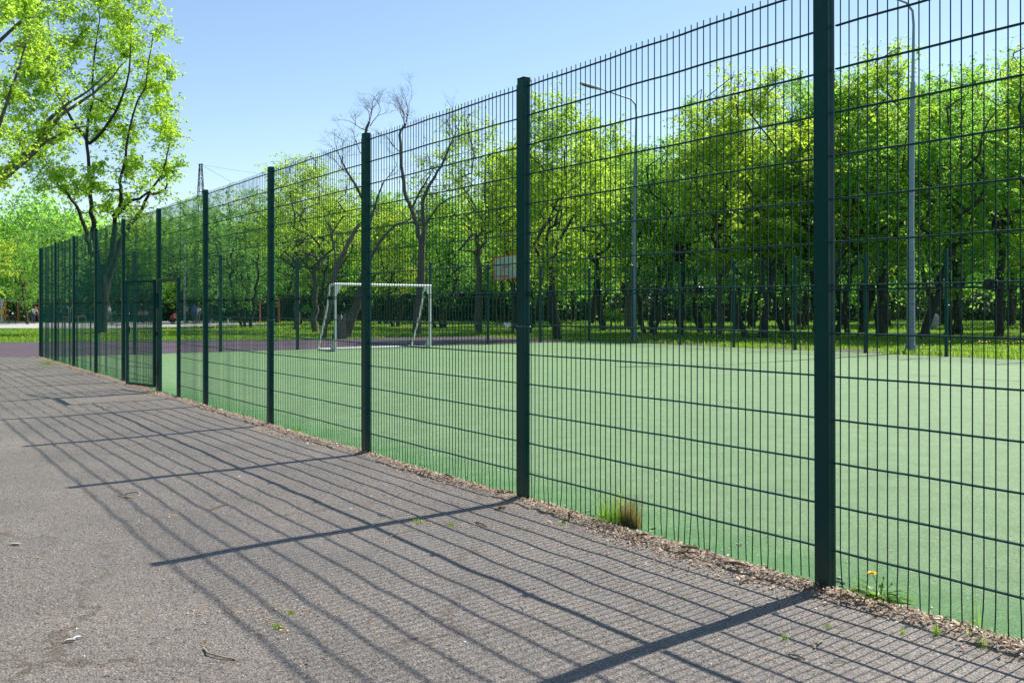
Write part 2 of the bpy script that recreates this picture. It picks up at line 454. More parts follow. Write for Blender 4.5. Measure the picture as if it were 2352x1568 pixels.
def post_mb(h=TOPZ, sx=.083, sy=.056):
    """rectangular post: x along fence, y across, local origin at base centre"""
    mb = MB()
    mb.box((0, 0, h / 2 - .05), (sx, sy, h + .1), bevel=.004)
    for sgn in (1, -1):          # folded seam down the narrow faces
        mb.box((sgn * (sx / 2 + .0008), 0.002, h / 2), (.0016, .0022, h - .03))
        mb.box((sgn * (sx / 2 + .0006), -.013, h / 2), (.0012, .012, h - .02))
    return mb

def clip(parent, p, rz, rusty=False):
    mb = MB()
    mb.box((0, -.016, 0), (.042, .016, .046), bevel=.005)
    mb.box((0, .010, 0), (.036, .014, .040), bevel=.004)
    mb.tube([(0, -.032, 0), (0, -.02, 0)], .011, 6)
    mb.tube([(0, -.02, 0), (0, .02, 0)], .004, 6)
    o = mb.build('clip', MAT['rust'] if rusty else MAT['plastic'], parent)
    o.location = p; o.rotation_euler = (0, 0, rz)
    return o

def tie(parent, z, c, sx, sy, rz):
    mb = MB(); pts = []
    for k in range(25):
        t = k / 24 * 4
        e = int(t) % 4; f = t - int(t)
        cs = [(-1, -1), (1, -1), (1, 1), (-1, 1)]
        x0, y0 = cs[e]; x1, y1 = cs[(e + 1) % 4]
        pts.append(V(((x0 + (x1 - x0) * f) * sx, (y0 + (y1 - y0) * f) * sy, z + random.uniform(-.003, .003))))
    mb.tube(pts, .0016, 5)
    o = mb.build('wire_tie', MAT['wire'], parent); o.location = c; o.rotation_euler = (0, 0, rz)
    return o

rz_near = math.atan2(D.y, D.x)
PC = lambda u: FP(u) - D * .0415 + M * .028         # centre of the near post whose far edge is at u

# near fence
near = empty('mesh_fence', FP(0))
tag(near, 'tall dark green welded mesh fence running along the asphalt path', 'fence')
inv = Matrix.Translation(-FP(0))
pm = post_mb()
leans = {0: (.0035, 0), 1: (-.002, 0), 2: (.001, 0), 3: (-.002, .002), 4: (.002, 0), 5: (.004, .001), 6: (.003, 0), 7: (.005, 0), 8: (0, .002), 9: (.006, 0), 10: (.003, 0)}
base_post = None
for k in range(-3, 11):
    if base_post is None:
        p = pm.build('post', MAT['fence'], near); base_post = p
    else:
        p = base_post.copy(); COL.objects.link(p); p.parent = near
    drop = -.035 if k == 5 else 0
    p.location = PC(k * S) - FP(0) + V((0, 0, drop))
    lx, ly = leans.get(k, (0, 0))
    p.rotation_euler = (0, 0, rz_near)
    p.rotation_euler = (Matrix.Rotation(rz_near, 3, 'Z') @ Matrix.Rotation(lx, 3, 'Y') @ Matrix.Rotation(ly, 3, 'X')).to_euler()
    cap = MB(); cap.box((0, 0, TOPZ + .0035), (.086, .059, .007), bevel=.002)
    if k >= 0:
        cc = cap.build('cap', MAT['fence'], p)
        if k == 1:
            cc2 = MB(); cc2.box((-.034, -.029, TOPZ - .012), (.010, .0016, .022)); cc2.box((-.0425, -.022, TOPZ - .012), (.0016, .010, .018)); cc2.build('rust_chip', MAT['rust'], p)
    if k in (1, 3):
        tie(p, 1.31 - .128 + (0 if k == 1 else -.01), (0, 0, 0), .044, .031, 0)

MP = M * .049      # mesh plane, pitch side of the posts
def npt(u): return FP(u) + MP - FP(0)
DOOR0 = 5 * S - .1          # hinge side
DOOR1 = DOOR0 - 1.09        # jamb
for k in range(-3, 10):
    a = k * S + .004; b = (k + 1) * S - .087
    fine = k <= 3
    sd = 6 if k <= 1 else 4
    if k == 4:
        wire_panel('mesh_panel', npt(a), npt(b), BARS_UP, 1.722, 2.862, near, sd) if False else None
        # over the doorway only the upper mesh, cut above the lintel
        wire_panel('mesh_panel', npt(a), npt(DOOR1 - .03), BARS_UP, 1.380, 2.848, near, sd, wave=a)
        wire_panel('mesh_panel', npt(DOOR1 - .03), npt(b), [z for z in BARS_UP if z > 1.75], 1.745, 2.848, near, sd, wave=a)
        wire_panel('mesh_panel', npt(a), npt(DOOR1 - .03), BARS_LO, .02, 1.420, near, sd, bend=.003, wave=a)
    else:
        wire_panel('mesh_panel', npt(a), npt(b), BARS_UP, 1.380, 2.848, near, sd, fine=fine, wave=a)
        lo = wire_panel('mesh_panel', npt(a), npt(b), BARS_LO, .015, 1.420, near, sd, bend=.005, fine=fine, wave=a)
    if k >= -1:
        for t in (.33, .69):
            if k == 4 and t > .4: continue
            clip(near, npt(a + (b - a) * t) + V((0, 0, 1.402)) - M * .004, rz_near + math.pi, rusty=False)

# door frame set in the fence
fr = MB()
def fbar(mb, u0, u1, z0, z1, w=.05, off=.0):
    c = (FP((u0 + u1) / 2) + M * (.028 + off)) - FP(0); c.z = (z0 + z1) / 2
    mb.box(c, (abs(u1 - u0), w, z1 - z0), rz_near, bevel=.003)
fbar(fr, DOOR0 + .0, DOOR0 - .05, -.03, 1.75)
fbar(fr, DOOR1, DOOR1 - .05, -.05, 1.745)
fbar(fr, DOOR0 - .05, DOOR1, 1.69, 1.74)
fbar(fr, DOOR0 - .05, DOOR1, -.02, .03)
fr.build('door_frame', MAT['fence'], near)
rs = MB(); fbar(rs, DOOR0 + .02, DOOR0 - .012, .28, .48, .02, -.036); rs.build('hinge', MAT['rust'], near)
h2 = MB(); fbar(h2, DOOR0 + .02, DOOR0 - .012, 1.30, 1.50, .02, -.036); h2.build('hinge', MAT['fence'], near)
for z in (.18, .68, 1.2):
    cl = MB(); fbar(cl, DOOR1 - .05, DOOR1 - .09, z, z + .05, .03); cl.build('hinge', MAT['black'], near)

# the open door leaf, swung out on its hinge
hp = FP(DOOR0 + .03) - M * .035
ang = math.atan2(.68, -.733)
gate = empty('gate_leaf', hp, ang)
tag(gate, 'green mesh gate leaf standing open against the fence bay beside the doorway', 'gate')
GW, GZ0, GZ1 = .93, .085, 1.735
g = MB()
for x in (.02, GW - .02): g.box((x, 0, (GZ0 + GZ1) / 2), (.04, .04, GZ1 - GZ0), bevel=.003)
for z in (GZ0 + .02, GZ1 - .02): g.box((GW / 2, 0, z), (GW - .085, .038, .04), bevel=.003)
g.build('frame', MAT['fence'], gate)
wire_panel('mesh', (.04, 0, 0), (GW - .04, 0, 0), [GZ0 + .09 + .2 * k for k in range(8)], GZ0 + .03, GZ1 - .03, gate, 4, n=17, rv=.0022)
hb = MB(); hb.box((GW - .02, -.03, .95), (.05, .02, .12), bevel=.004); hb.tube([(GW - .03, -.04, .98), (GW - .03, -.075, .98), (GW - .13, -.075, .98)], .008, 6)
hb.build('handle', MAT['black'], gate)
for z in (.3, .9, 1.5):
    cl = MB(); cl.box((.005, -.03, z), (.05, .02, .05), bevel=.004); cl.build('hinge', MAT['black'], gate)

def far_fence(name, label, start, step, nb, first_post=True, last_post=True):
    e = empty(name, start); tag(e, label, 'fence')
    d = step.normalized(); rz = math.atan2(d.y, d.x)
    bp = None
    for k in range(nb + 1):
        if (k == 0 and not first_post) or (k == nb and not last_post): pass
        else:
            if bp is None: bp = post_mb().build('post', MAT['fence'], e); p = bp
            else: p = bp.copy(); COL.objects.link(p); p.parent = e
            p.location = step * k; p.rotation_euler = (0, 0, rz)
        if k < nb:
            n_ = V((d.y, -d.x, 0)) * .02
            a = step * k + d * .05 + n_; b = step * (k + 1) - d * .05 + n_
            wire_panel('mesh_panel', a, b, BARS_UP, 1.380, 2.848, e, 3)
            wire_panel('mesh_panel', a, b, BARS_LO, .015, 1.420, e, 3)
    return e
far_fence('end_fence', 'green mesh fence behind the goal at the end of the pitch', C0, ES, 8, first_post=False)
far_fence('side_fence', 'green mesh fence on the far long side of the pitch before the trees', C1, FS, 9, first_post=False)

# ribbon tied on the near fence
rb = MB(); c = FP(S * 1.06) + M * .04; c.z = 1.31 - .126
for sgn, ln in ((1, .05), (-1, .045), (.5, .035), (-.3, .05)):
    q = [c, c + D * (-sgn * ln * .5) + V((0, 0, .012)) - M * .012, c + D * (-sgn * ln) + V((0, 0, -.018 if abs(sgn) < 1 else .002)) - M * .004]
    vs = []
    for i, p in enumerate(q):
        w = (.004, .013, .010)[i]; vs += [p + V((0, 0, w)), p - V((0, 0, w)) - M * .003]
    rb.add(vs, [(0, 1, 3, 2), (2, 3, 5, 4)])
rb.tube([c - D * .008 - M * .006, c + D * .008 - M * .006], .007, 6)
o = rb.build('ribbon', MAT['white']); 
PXR = (1155 - 1176) / F
# slide along the fence to where the photograph shows it
uu = min(np.arange(0, 5, .01), key=lambda t: abs(FP(t).x / FP(t).y - PXR))
o.location = D * (uu - S * 1.06)
tag(o, 'small white ribbon knotted on the mesh left of the second post', 'ribbon')

# ------------------------------------------------------------------ dirt, litter, grit
uu = np.arange(-6, 25.6, .04); vv = np.arange(-.10, .62, .03)
U, Vv = np.meshgrid(uu, vv, indexing='ij')
def vnoise(u, v, s, seed=0):
    out = np.empty(u.shape)
    it = np.nditer([u, v, out], op_flags=[['readonly'], ['readonly'], ['writeonly']])
    for a, b, c_ in it: c_[...] = noise.noise((float(a) * s + seed, float(b) * s, seed * .37))
    return out
nz = vnoise(U, Vv, 2.2, 3); nz2 = vnoise(U, Vv, 14, 9)
wd = .13 + .13 * vnoise(U, U * 0, .9, 5)
prof = np.exp(-((Vv - .02) / wd) ** 2)
Zd = -.016 + .030 * prof + .014 * nz + .010 * nz2
Zd[:, 0] = -.03; Zd = np.where(Vv < -.055, np.minimum(Zd, .003), Zd)
Pd = np.stack([L1.x + D.x * U - M.x * Vv, L1.y + D.y * U - M.y * Vv, Zd], -1)
nu, nv = U.shape; idx = np.arange(nu * nv).reshape(nu, nv)
faces = np.stack([idx[:-1, :-1], idx[:-1, 1:], idx[1:, 1:], idx[1:, :-1]], -1).reshape(-1, 4)
o = link_mesh('soil_strip', np_mesh('soil_strip', Pd.reshape(-1, 3), faces, True), MAT['dirt'])
tag(o, 'brown dirt ridge along the foot of the near fence', None, None, 'structure')

def ground_z(u, v):
    z = bumpz(u, v)
    wdd = .22
    zd = -.012 + .034 * np.exp(-((v - .02) / wdd) ** 2)
    return np.where(v < 0, .006, np.maximum(z, zd))

def flakes(name, u, v, size, aspect, mat, label, cat, curl=.3, tilt=.35, zoff=.001, zfix=None):
    """thin curled chips lying on the ground, each its own little island"""
    n = len(u)
    th = RNG.uniform(0, 6.283, n); L = size; Wd = size * aspect
    a = np.stack([np.cos(th), np.sin(th), RNG.normal(0, tilt, n)], -1); a /= np.linalg.norm(a, axis=1)[:, None]
    b = np.stack([-np.sin(th), np.cos(th), RNG.normal(0, tilt, n)], -1); b /= np.linalg.norm(b, axis=1)[:, None]
    zc = (ground_z(u, v) if zfix is None else zfix) + zoff + np.abs(a[:, 2]) * L * .5 + np.abs(b[:, 2]) * Wd * .5
    c = np.stack([L1.x + D.x * u - M.x * v, L1.y + D.y * u - M.y * v, zc], -1)
    up = np.array([0, 0, 1.0])
    mid = c + up * (L * curl * .35)[:, None]
    p = [c - a * L[:, None] * .5, mid - b * Wd[:, None] * .5, c + a * L[:, None] * .5, mid + b * Wd[:, None] * .5]
    vs = np.stack(p, 1).reshape(-1, 3)
    q = np.arange(n)[:, None] * 4
    fs = np.concatenate([q + np.array([[0, 1, 3]]), q + np.array([[1, 2, 3]])])
    o = link_mesh(name, np_mesh(name, vs, fs), mat)
    return tag(o, label, cat, None, 'stuff')

def along(n, near_bias=1.0):
    """positions along the fence, denser in number near the camera"""
    return -3.2 + 28.4 * RNG.random(n) ** near_bias
n = 30000
u = along(n, 1.7); v = np.abs(RNG.normal(0, .105, n) * (.75 + .5 * np.sin(u * 1.7) * np.sin(u * .61 + 1)) * (1 + .7 * np.exp(-np.maximum(u + 1, 0) / 3))) - .06 + .04 * np.sin(u * 2.1) * RNG.random(n)
flakes('leaf_litter', u, v, RNG.uniform(.008, .03, n) * (1 + .5 * (RNG.random(n) > .93)), RNG.uniform(.2, .6, n), MAT['litter'], 'brown leaf and bark litter heaped along the foot of the near fence', 'litter')
n = 26000
u = along(n, 2.2); v = RNG.random(n) ** 1.5 * 6
u[:15000] = RNG.uniform(-2.6, 4.5, 15000); v[:15000] = RNG.random(15000) ** 1.15 * 4.8
g_ = np.sin(u * 1.9 + 2 * np.sin(v * 1.3)) + np.sin(v * 2.7 + 1.5 * np.sin(u * 1.1)); k_ = RNG.random(n) < np.clip(.55 + .4 * g_, .12, 1); u, v = u[k_], v[k_]; n = len(u)
flakes('dry_crumbs', u, v, RNG.uniform(.006, .016, n) * (1 + .8 * (RNG.random(n) > .96)), RNG.uniform(.18, .5, n), MAT['crumbs'], 'small dry crumbs and seed husks strewn over the asphalt', 'litter', zoff=.0005)
# debris along the cracks in the asphalt
def crack_flakes():
    us_, vs_c = [], []
    lines = [[(0, 1290), (120, 1270), (250, 1228), (330, 1195), (400, 1180), (520, 1150), (640, 1128)],
             [(430, 1408), (520, 1405), (640, 1400), (720, 1412)],
             [(880, 1195), (960, 1200), (1030, 1203), (1150, 1215), (1290, 1220)],
             [(600, 1420), (640, 1440), (660, 1455)], [(380, 860), (300, 858), (180, 850)]]
    for ln in lines:
        for (x0, y0), (x1, y1) in zip(ln, ln[1:]):
            for _ in range(75):
                t = random.random(); p = G(x0 + (x1 - x0) * t + random.gauss(0, 3), y0 + (y1 - y0) * t + random.gauss(0, 3)) - L1
                us_.append(p.dot(D)); vs_c.append(-p.dot(M))
    return np.array(us_), np.array(vs_c)
u, v = crack_flakes(); u += RNG.normal(0, .012, len(u)); v += RNG.normal(0, .012, len(u))
flakes('crack_debris', u, v, RNG.uniform(.004, .016, len(u)), RNG.uniform(.3, .6, len(u)), MAT['litter'], 'rusty brown debris gathered in the cracks of the asphalt', 'litter')
n = 2600
u = along(n, 1.6); v = -.05 - np.abs(RNG.normal(0, .9, n))
flakes('turf_flecks', u, v, RNG.uniform(.004, .018, n), RNG.uniform(.3, .7, n), MAT['chips'], 'pale flecks scattered over the turf', 'litter', zfix=.006)

# stone grit: raised angular aggregate on the asphalt near the camera
n = 17000
u = -2.6 + 11 * RNG.random(n) ** 1.5; v = RNG.random(n) ** 1.1 * 4.6
c = np.stack([L1.x + D.x * u - M.x * v, L1.y + D.y * u - M.y * v, bumpz(u, v)], -1)
r = RNG.uniform(.0028, .0062, n)
ang = RNG.uniform(0, 6.283, n)
vs = []
for k in range(4):
    aa = ang + k * 1.5708
    vs.append(c + np.stack([np.cos(aa) * r * RNG.uniform(.7, 1.3, n), np.sin(aa) * r * RNG.uniform(.7, 1.3, n), -r * .3], -1))
vs.append(c + np.stack([RNG.normal(0, .2, n) * r, RNG.normal(0, .2, n) * r, r * RNG.uniform(.3, .75, n)], -1))
vs = np.stack(vs, 1).reshape(-1, 3); q = np.arange(n)[:, None] * 5
fs = np.concatenate([q + np.array([[k, (k + 1) % 4, 4]]) for k in range(4)])
o = link_mesh('grit', np_mesh('grit', vs, fs), MAT['stone']); tag(o, 'coarse stone grit standing out of the asphalt surface', 'gravel', None, 'stuff')

# ------------------------------------------------------------------ sticks
def stick(x0, y0, x1, y1, r, label, mat='stick', bow=.0, name='stick', grp=None, fork=False):
    a = G(x0, y0); b = G(x1, y1); d = b - a; s = V((-d.y, d.x, 0))
    pts = []
    for k in range(7):
        t = k / 6
        p = a + d * t + s * (bow * math.sin(t * math.pi)) + s * random.uniform(-.02, .02)
        q = p - L1
        p.z = float(ground_z(np.array(q.dot(D)), np.array(-q.dot(M)))) + r * .9 + .006 * math.sin(t * 3.14)
        pts.append(p - a)
    mb = MB(); mb.tube(pts, [r * (1 + .18 * random.uniform(-1, 1)) * (1 - .25 * k / 6) for k in range(7)], 7)
    if fork:
        mb.tube([pts[3], pts[3] + d * .18 + s * .22 + V((0, 0, r))], [r * .6, r * .4], 6)
    o = mb.build(name, MAT[mat]); o.location = a
    tag(o, label, 'stick', grp); return o
stick(467, 1493, 543, 1517, .0038, 'thin curved pale stick lying on the open asphalt at lower left', 'palestick', -.16, fork=False)
stick(880, 1250, 958, 1216, .0025, 'long hair thin bowed twig below the second post shadow', 'palestick', .12)
stick(1139, 1172, 1161, 1168, .009, 'short thick bark stub below the shadow of the second post', 'stick')
stick(1092, 1200, 1118, 1210, .004, 'thin dark twig on asphalt left of the bark stub', 'stick')
stick(1299, 1201, 1327, 1183, .010, 'broken wood stub in the litter left of the grass tuft', 'stick', .1)
stick(1446, 1246, 1486, 1238, .008, 'forked brown stick on the litter just right of the grass tuft', 'stick', .1, fork=True)
stick(1567, 1268, 1610, 1272, .009, 'red brown forked stick in the litter between tuft and nearest post', 'stick', -.08, fork=True)
stick(1549, 1276, 1575, 1279, .006, 'straight short stick lying below the red brown forked stick', 'stick')
stick(1665, 1304, 1722, 1315, .009, 'long knobbly brown stick in litter left of the nearest post', 'stick', .06)
stick(1700, 1341, 1723, 1337, .006, 'light brown broken stick on asphalt before the nearest post', 'stick')
stick(1929, 1380, 1960, 1387, .008, 'dark brown stick lying in the litter below the dandelion', 'stick', .08)
stick(1947, 1367, 1974, 1352, .006, 'leaning woody stem beside the dandelion leaves', 'stick')
stick(2018, 1400, 2047, 1412, .007, 'brown stick in litter right of the dandelion', 'stick')
stick(1812, 1503, 1850, 1514, .004, 'tan bent twig on asphalt at the bottom right', 'palestick', -.1, fork=True)
stick(1907, 1521, 1943, 1519, .003, 'fine straw stalk near the bottom edge on the asphalt', 'palestick')
stick(1870, 1488, 1888, 1472, .005, 'small upright tan twig on asphalt right of the bent twig', 'palestick')
stick(481, 1164, 520, 1160, .007, 'orange brown bark strip on the open asphalt', 'stick') if False else stick(483, 1172, 524, 1158, .004, 'orange brown bark strip lying on the open asphalt', 'stick')
stick(1018, 1096, 1036, 1103, .009, 'chunky bark piece in litter between third and second posts', 'stick')
stick(1145, 1140, 1175, 1134, .011, 'thick curled bark piece against the foot of the second post', 'stick', .1)
stick(628, 1400, 640, 1386, .003, 'small pale twig pointing up beside the yellow weed patch', 'palestick')
# curled loop twig
mb = MB(); a = G(288, 1140); 
mb.tube([(.10 * math.cos(t) * (1 - .1 * t), .06 * math.sin(t), .012 + .01 * math.sin(t * 2)) for t in np.linspace(-1.9, 1.9, 12)], .0045, 6)
o = mb.build('stick', MAT['palestick']); o.location = a; tag(o, 'pale twig curled into a hook on the open asphalt', 'stick')

# leaves and bits of paper
def flatleaf(x, y, s, label, col, name='leaf', cat='leaf', rz=0):
    mb = MB(); pr = []
    for k in range(10):
        t = k / 9 * 2 * math.pi; pr.append(V((math.cos(t) * s, math.sin(t) * s * .42 * (1 + .2 * math.cos(t)), .004 + .006 * abs(math.sin(t)))))
    mb.add(pr[:-1] + [V((0, 0, .001))], [(k, (k + 1) % 9, 9) for k in range(9)])
    mb.add([p + V((0, 0, -.0015)) for p in pr[:-1]] + [V((0, 0, -.0005))], [((k + 1) % 9, k, 9) for k in range(9)])
    m = clothmat(name + '_' + cat, col); o = mb.build(name, m); p = G(x, y); p.z = .004; o.location = p; o.rotation_euler = (0, 0, rz); tag(o, label, cat)
flatleaf(34, 1252, .032, 'pale oval dry leaf lying on the asphalt at far left', (.55, .53, .45), rz=.1)
flatleaf(161, 1474, .022, 'cream scrap of leaf on asphalt at lower left', (.6, .58, .5), rz=.4)
flatleaf(178, 1468, .018, 'white paper scrap beside the cream leaf scrap', (.75, .76, .76), 'paper_scrap', 'scrap', .8)
flatleaf(1500, 1216, .022, 'fresh green leaf in the litter right of the grass tuft', (.16, .38, .02), rz=.5)
flatleaf(1385, 1185, .045, 'narrow green leaf lying on the left side of the grass tuft', (.10, .28, .03), rz=.9)
flatleaf(1782, 1411, .012, 'tiny white feather in the shadow of the nearest post', (.75, .76, .8), 'feather', 'feather')
flatleaf(2233, 1452, .012, 'small blue plastic bit in litter at lower right', (.02, .07, .30), 'plastic_scrap', 'scrap')

# cigarette ends in the litter
def butt(x, y, rz, label):
    mb = MB(); mb.tube([(-.012, 0, 0), (.012, 0, 0)], .0042, 8); mb.cur = 1; mb.tube([(.0121, 0, 0), (.020, 0, .001)], .0043, 8)
    o = mb.build('cigarette_end', [MAT['white'], MAT['litter']]); p = G(x, y); q = p - L1; p.z = .006 + float(ground_z(np.array(q.dot(D)), np.array(-q.dot(M)))); o.location = p; o.rotation_euler = (0, .1, rz)
    tag(o, label, 'cigarette end', 'cigarette ends in the litter by the fence')
for i, (x, y, rz, lb) in enumerate([(1341, 1190, .2, 'white cigarette end between the wood stub and the tuft'), (1348, 1177, -.2, 'cigarette end lying nearer the turf left of the tuft'),
    (1470, 1236, .9, 'white cigarette end just above the forked stick'), (1483, 1230, .1, 'cigarette end above the right tip of the forked stick'), (1560, 1267, 1.5, 'upright white cigarette end beside the red brown forked stick'),
    (1636, 1281, -.9, 'cigarette end left of the knobbly stick'), (1671, 1280, .9, 'cigarette end just above the knobbly stick'), (1683, 1312, -.7, 'cigarette end tucked under the knobbly stick'), (1695, 1254, -.2, 'cigarette end on the turf edge left of the nearest post'),
    (2108, 1412, .1, 'white cigarette end in the litter right of the dandelion'), (2152, 1436, .1, 'cigarette end between two grass sprigs at right'), (2251, 1455, -1.0, 'cigarette end in the litter far right, upper of two'), (2260, 1462, -1.0, 'cigarette end in the litter far right, lower of two')]):
    butt(x, y, rz, lb)
# stones by the nearest post
for x, y, r, lb in [(1928, 1336, .016, 'small grey stone beside the foot of the nearest post'), (1935, 1347, .014, 'pale angular stone just below the grey one by the post'), (1916, 1332, .010, 'little brown stone closest to the nearest post')]:
    mb = MB(); mb.ell((0, 0, r * .4), (r, r * .8, r * .55), 8, 6)
    mb.v = [tuple(V(p) * (1 + .12 * random.uniform(-1, 1))) for p in mb.v]
    o = mb.build('stone', MAT['verge'] if r < .015 else MAT['plaza']); p = G(x, y); p.z = .012; o.location = p; tag(o, lb, 'stone')

# ------------------------------------------------------------------ grass
def blades(centres, hts, width, lean=.35, curve=.3):
    """tapered two-segment blades: arrays"""
    n = len(centres); th = RNG.uniform(0, 6.283, n); ln = RNG.uniform(0, lean, n)
    side = np.stack([np.cos(th + 1.57), np.sin(th + 1.57), np.zeros(n)], -1) * (width[:, None] * .5)
    out = np.stack([np.cos(th), np.sin(th), np.zeros(n)], -1)
    c = centres; h = hts
    p1 = c + out * (h * ln * .5)[:, None] + np.array([0, 0, 1.0]) * (h * .55)[:, None]
    p2 = c + out * (h * (ln + curve * RNG.random(n)))[:, None] + np.array([0, 0, 1.0]) * (h * .97)[:, None]
    vs = np.stack([c - side, c + side, p1 + side * .7, p1 - side * .7, p2], 1).reshape(-1, 3)
    q = np.arange(n)[:, None] * 5
    fs = np.concatenate([q + np.array([[0, 1, 2]]), q + np.array([[0, 2, 3]]), q + np.array([[3, 2, 4]])])
    return vs, fs

def tuft(x, y, rad, n, h, label, dry=.0, squash=.5, wmul=1.0, name='grass_tuft'):
    p = G(x, y)
    root = empty(name, p) if dry else None
    def mk(nm, k, hh, mat, parent, cx=0, rr=rad):
        r = rr * RNG.random(k) ** .6; t = RNG.uniform(0, 6.283, k)
        a = r * np.cos(t) + cx; b = r * np.sin(t) * squash
        c = np.stack([D.x * a + M.x * b, D.y * a + M.y * b, np.full(k, .0)], -1)
        vs, fs = blades(c, lean=.55, curve=.5, hts=hh * (.25 + .75 * RNG.random(k) ** 1.8) * (1 - .3 * r / rr), width=np.full(k, .0026 * wmul))
        return link_mesh(nm, np_mesh(nm, vs, fs), MAT[mat], parent)
    if dry:
        mk('green_blades', n, h, 'blade', root, rad * .25); mk('dry_blades', int(n * dry), h * .85, 'dryblade', root, -rad * .35, rad * .55)
        tag(root, label, 'grass')
    else:
        o = mk(name, n, h, 'blade', None); o.location = p; tag(o, label, 'grass')
tuft(1430, 1204, .19, 330, .33, 'large grass tuft, green and straw brown, at the foot of the fence', dry=1.5, squash=.28)
tuft(1392, 1203, .13, 160, .06, 'low green sprigs spreading left of the large tuft', squash=.5, wmul=1.4)
tuft(1290, 1205, .03, 25, .05, 'tiny green sprig on the litter edge left of the large tuft')
tuft(2151, 1458, .02, 24, .10, 'upright grass sprig in the litter right of the dandelion', wmul=1.3)
tuft(2071, 1456, .02, 18, .06, 'short grass sprig on asphalt below right of the dandelion')
tuft(2245, 1440, .03, 16, .22, 'tall thin seeding grass stalks at the right edge of the view')
tuft(2262, 1488, .04, 34, .09, 'low grass patch in the litter in the bottom right corner')
tuft(2225, 1462, .02, 16, .08, 'thin grass sprig left of the bottom right grass patch')
tuft(1885, 1510 - 100, .02, 14, .05, 'small lone weed on the asphalt below the nearest post') if False else tuft(1902, 1440, .02, 20, .05, 'small lone weed on the asphalt right of the nearest post')
tuft(1801, 1468, .022, 22, .05, 'small grass sprig on the asphalt under the nearest post shadow')
tuft(640, 1440, .05, 140, .022, 'yellowish weed patch on the open asphalt', wmul=1.2)
tuft(668, 1408, .03, 60, .02, 'tiny green weed patch above the yellowish weed patch', wmul=1.2)
tuft(964, 1198, .07, 70, .03, 'low weeds under the tip side of the second post shadow', wmul=1.3)
tuft(1036, 1206, .05, 60, .03, 'low straw coloured weeds right of the second post shadow', wmul=1.3)
tuft(680, 988, .10, 90, .06, 'small green grass clump by the fence right of the fourth post', wmul=1.6)
tuft(108, 836, .35, 300, .07, 'bright green weeds at the foot of the farthest post', wmul=3)
tuft(1572, 1374, .02, 16, .03, 'sparse green sprig on asphalt below the forked sticks')
tuft(2158, 815, .18, 60, .22, 'yellow green sapling sprouting at the far side fence', wmul=9)

# dandelion
dl = G(2018, 1372); dan = empty('dandelion', dl); tag(dan, 'dandelion plant with one yellow flower growing at the fence foot', 'plant')
mb = MB()
for k in range(24):
    t = random.uniform(0, 6.283); ln = random.uniform(.10, .20); up = random.uniform(.15, .9)
    o_ = V((math.cos(t), math.sin(t), 0)); sd = V((-o_.y, o_.x, 0)); pts = []; n_ = 9
    for i in range(n_ + 1):
        s_ = i / n_
        c_ = o_ * (ln * s_) + V((0, 0, ln * up * (s_ - .75 * s_ * s_)))
        w = .017 * math.sin(math.pi * min(1, s_ * .9 + .08)) * (1 if i % 2 else .45)
        pts += [c_ - sd * w, c_ + V((0, 0, -.002)), c_ + sd * w]
    fs = []
    for i in range(n_):
        a_ = i * 3; fs += [(a_, a_ + 1, a_ + 4, a_ + 3), (a_ + 1, a_ + 2, a_ + 5, a_ + 4)]
    mb.add(pts, fs)
mb.build('leaves', MAT['blade'], dan)
fl = W(2003.6, 1316, 4.36) - dl
mb = MB(); mb.tube([(-.005, 0, 0), fl * .5 + V((.004, 0, .01)), fl], .0018, 5); mb.build('stem', MAT['blade'], dan)
mb = MB(); mb.ell(fl, (.006, .006, .006), 8, 5)
for ring_, (rr, nn_, zz) in enumerate([(.024, 26, .002), (.018, 20, .006), (.011, 12, .009)]):
    for k in range(nn_):
        t = 2 * math.pi * k / nn_ + ring_; o_ = V((math.cos(t), math.sin(t), 0)); sd = V((-o_.y, o_.x, 0)) * .002
        mb.add([fl + sd * .5, fl - sd * .5, fl + o_ * rr - sd + V((0, 0, zz)), fl + o_ * rr + sd + V((0, 0, zz))], [(0, 1, 2, 3)])
mb.build('flower', MAT['petal'], dan)
mb = MB()
for k in range(5):
    t = random.uniform(0, 6.28); q = V((math.cos(t) * .03 + .03, math.sin(t) * .02, random.uniform(.05, .09)))
    mb.tube([(0.01, 0, 0), q], .0014, 5); mb.ell(q, (.005, .005, .008), 6, 5)
mb.build('buds', MAT['blade'], dan)

# lawn grass as ground cover
def lawn(name, poly_fn, n, h, w, mat, label, z=-.03):
    pts = poly_fn(n); k = len(pts)
    vs, fs = blades(pts, h * RNG.uniform(.4, 1, k), w * RNG.uniform(.6, 1.3, k), .6, .5)
    o = link_mesh(name, np_mesh(name, vs, fs), MAT[mat]); tag(o, label, 'grass', None, 'stuff')
def on_lawn(x, y):
    """not on pitch / track / plaza"""
    e = np.array([ES.x, ES.y]) / math.hypot(ES.x, ES.y); en = np.array([-e[1], e[0]])
    d_end = (x - C0.x) * en[0] + (y - C0.y) * en[1]
    f = np.array([.815, .58]); d_far = (x - C1.x) * f[0] + (y - C1.y) * f[1]
    # track far edge polyline
    tx = np.array([-60, -19.3, -9.6, -5.2, -1.9, .6, 2.1, 3.2]); ty = np.array([36.2, 36.9, 40.3, 42.9, 44.6, 41.9, 38.9, 38.0])
    ok_l = (x < 3.2) & (y > np.interp(x, tx, ty)) & ~((y > 61) & (y < 94) & (x < -18 - np.abs(y - 73) * .6))
    ok_r = (x >= 3.2) & (d_far > 1.7 + .6 * np.sin(x * 1.3 + y))
    return ok_l | (ok_r & (d_far > 0))
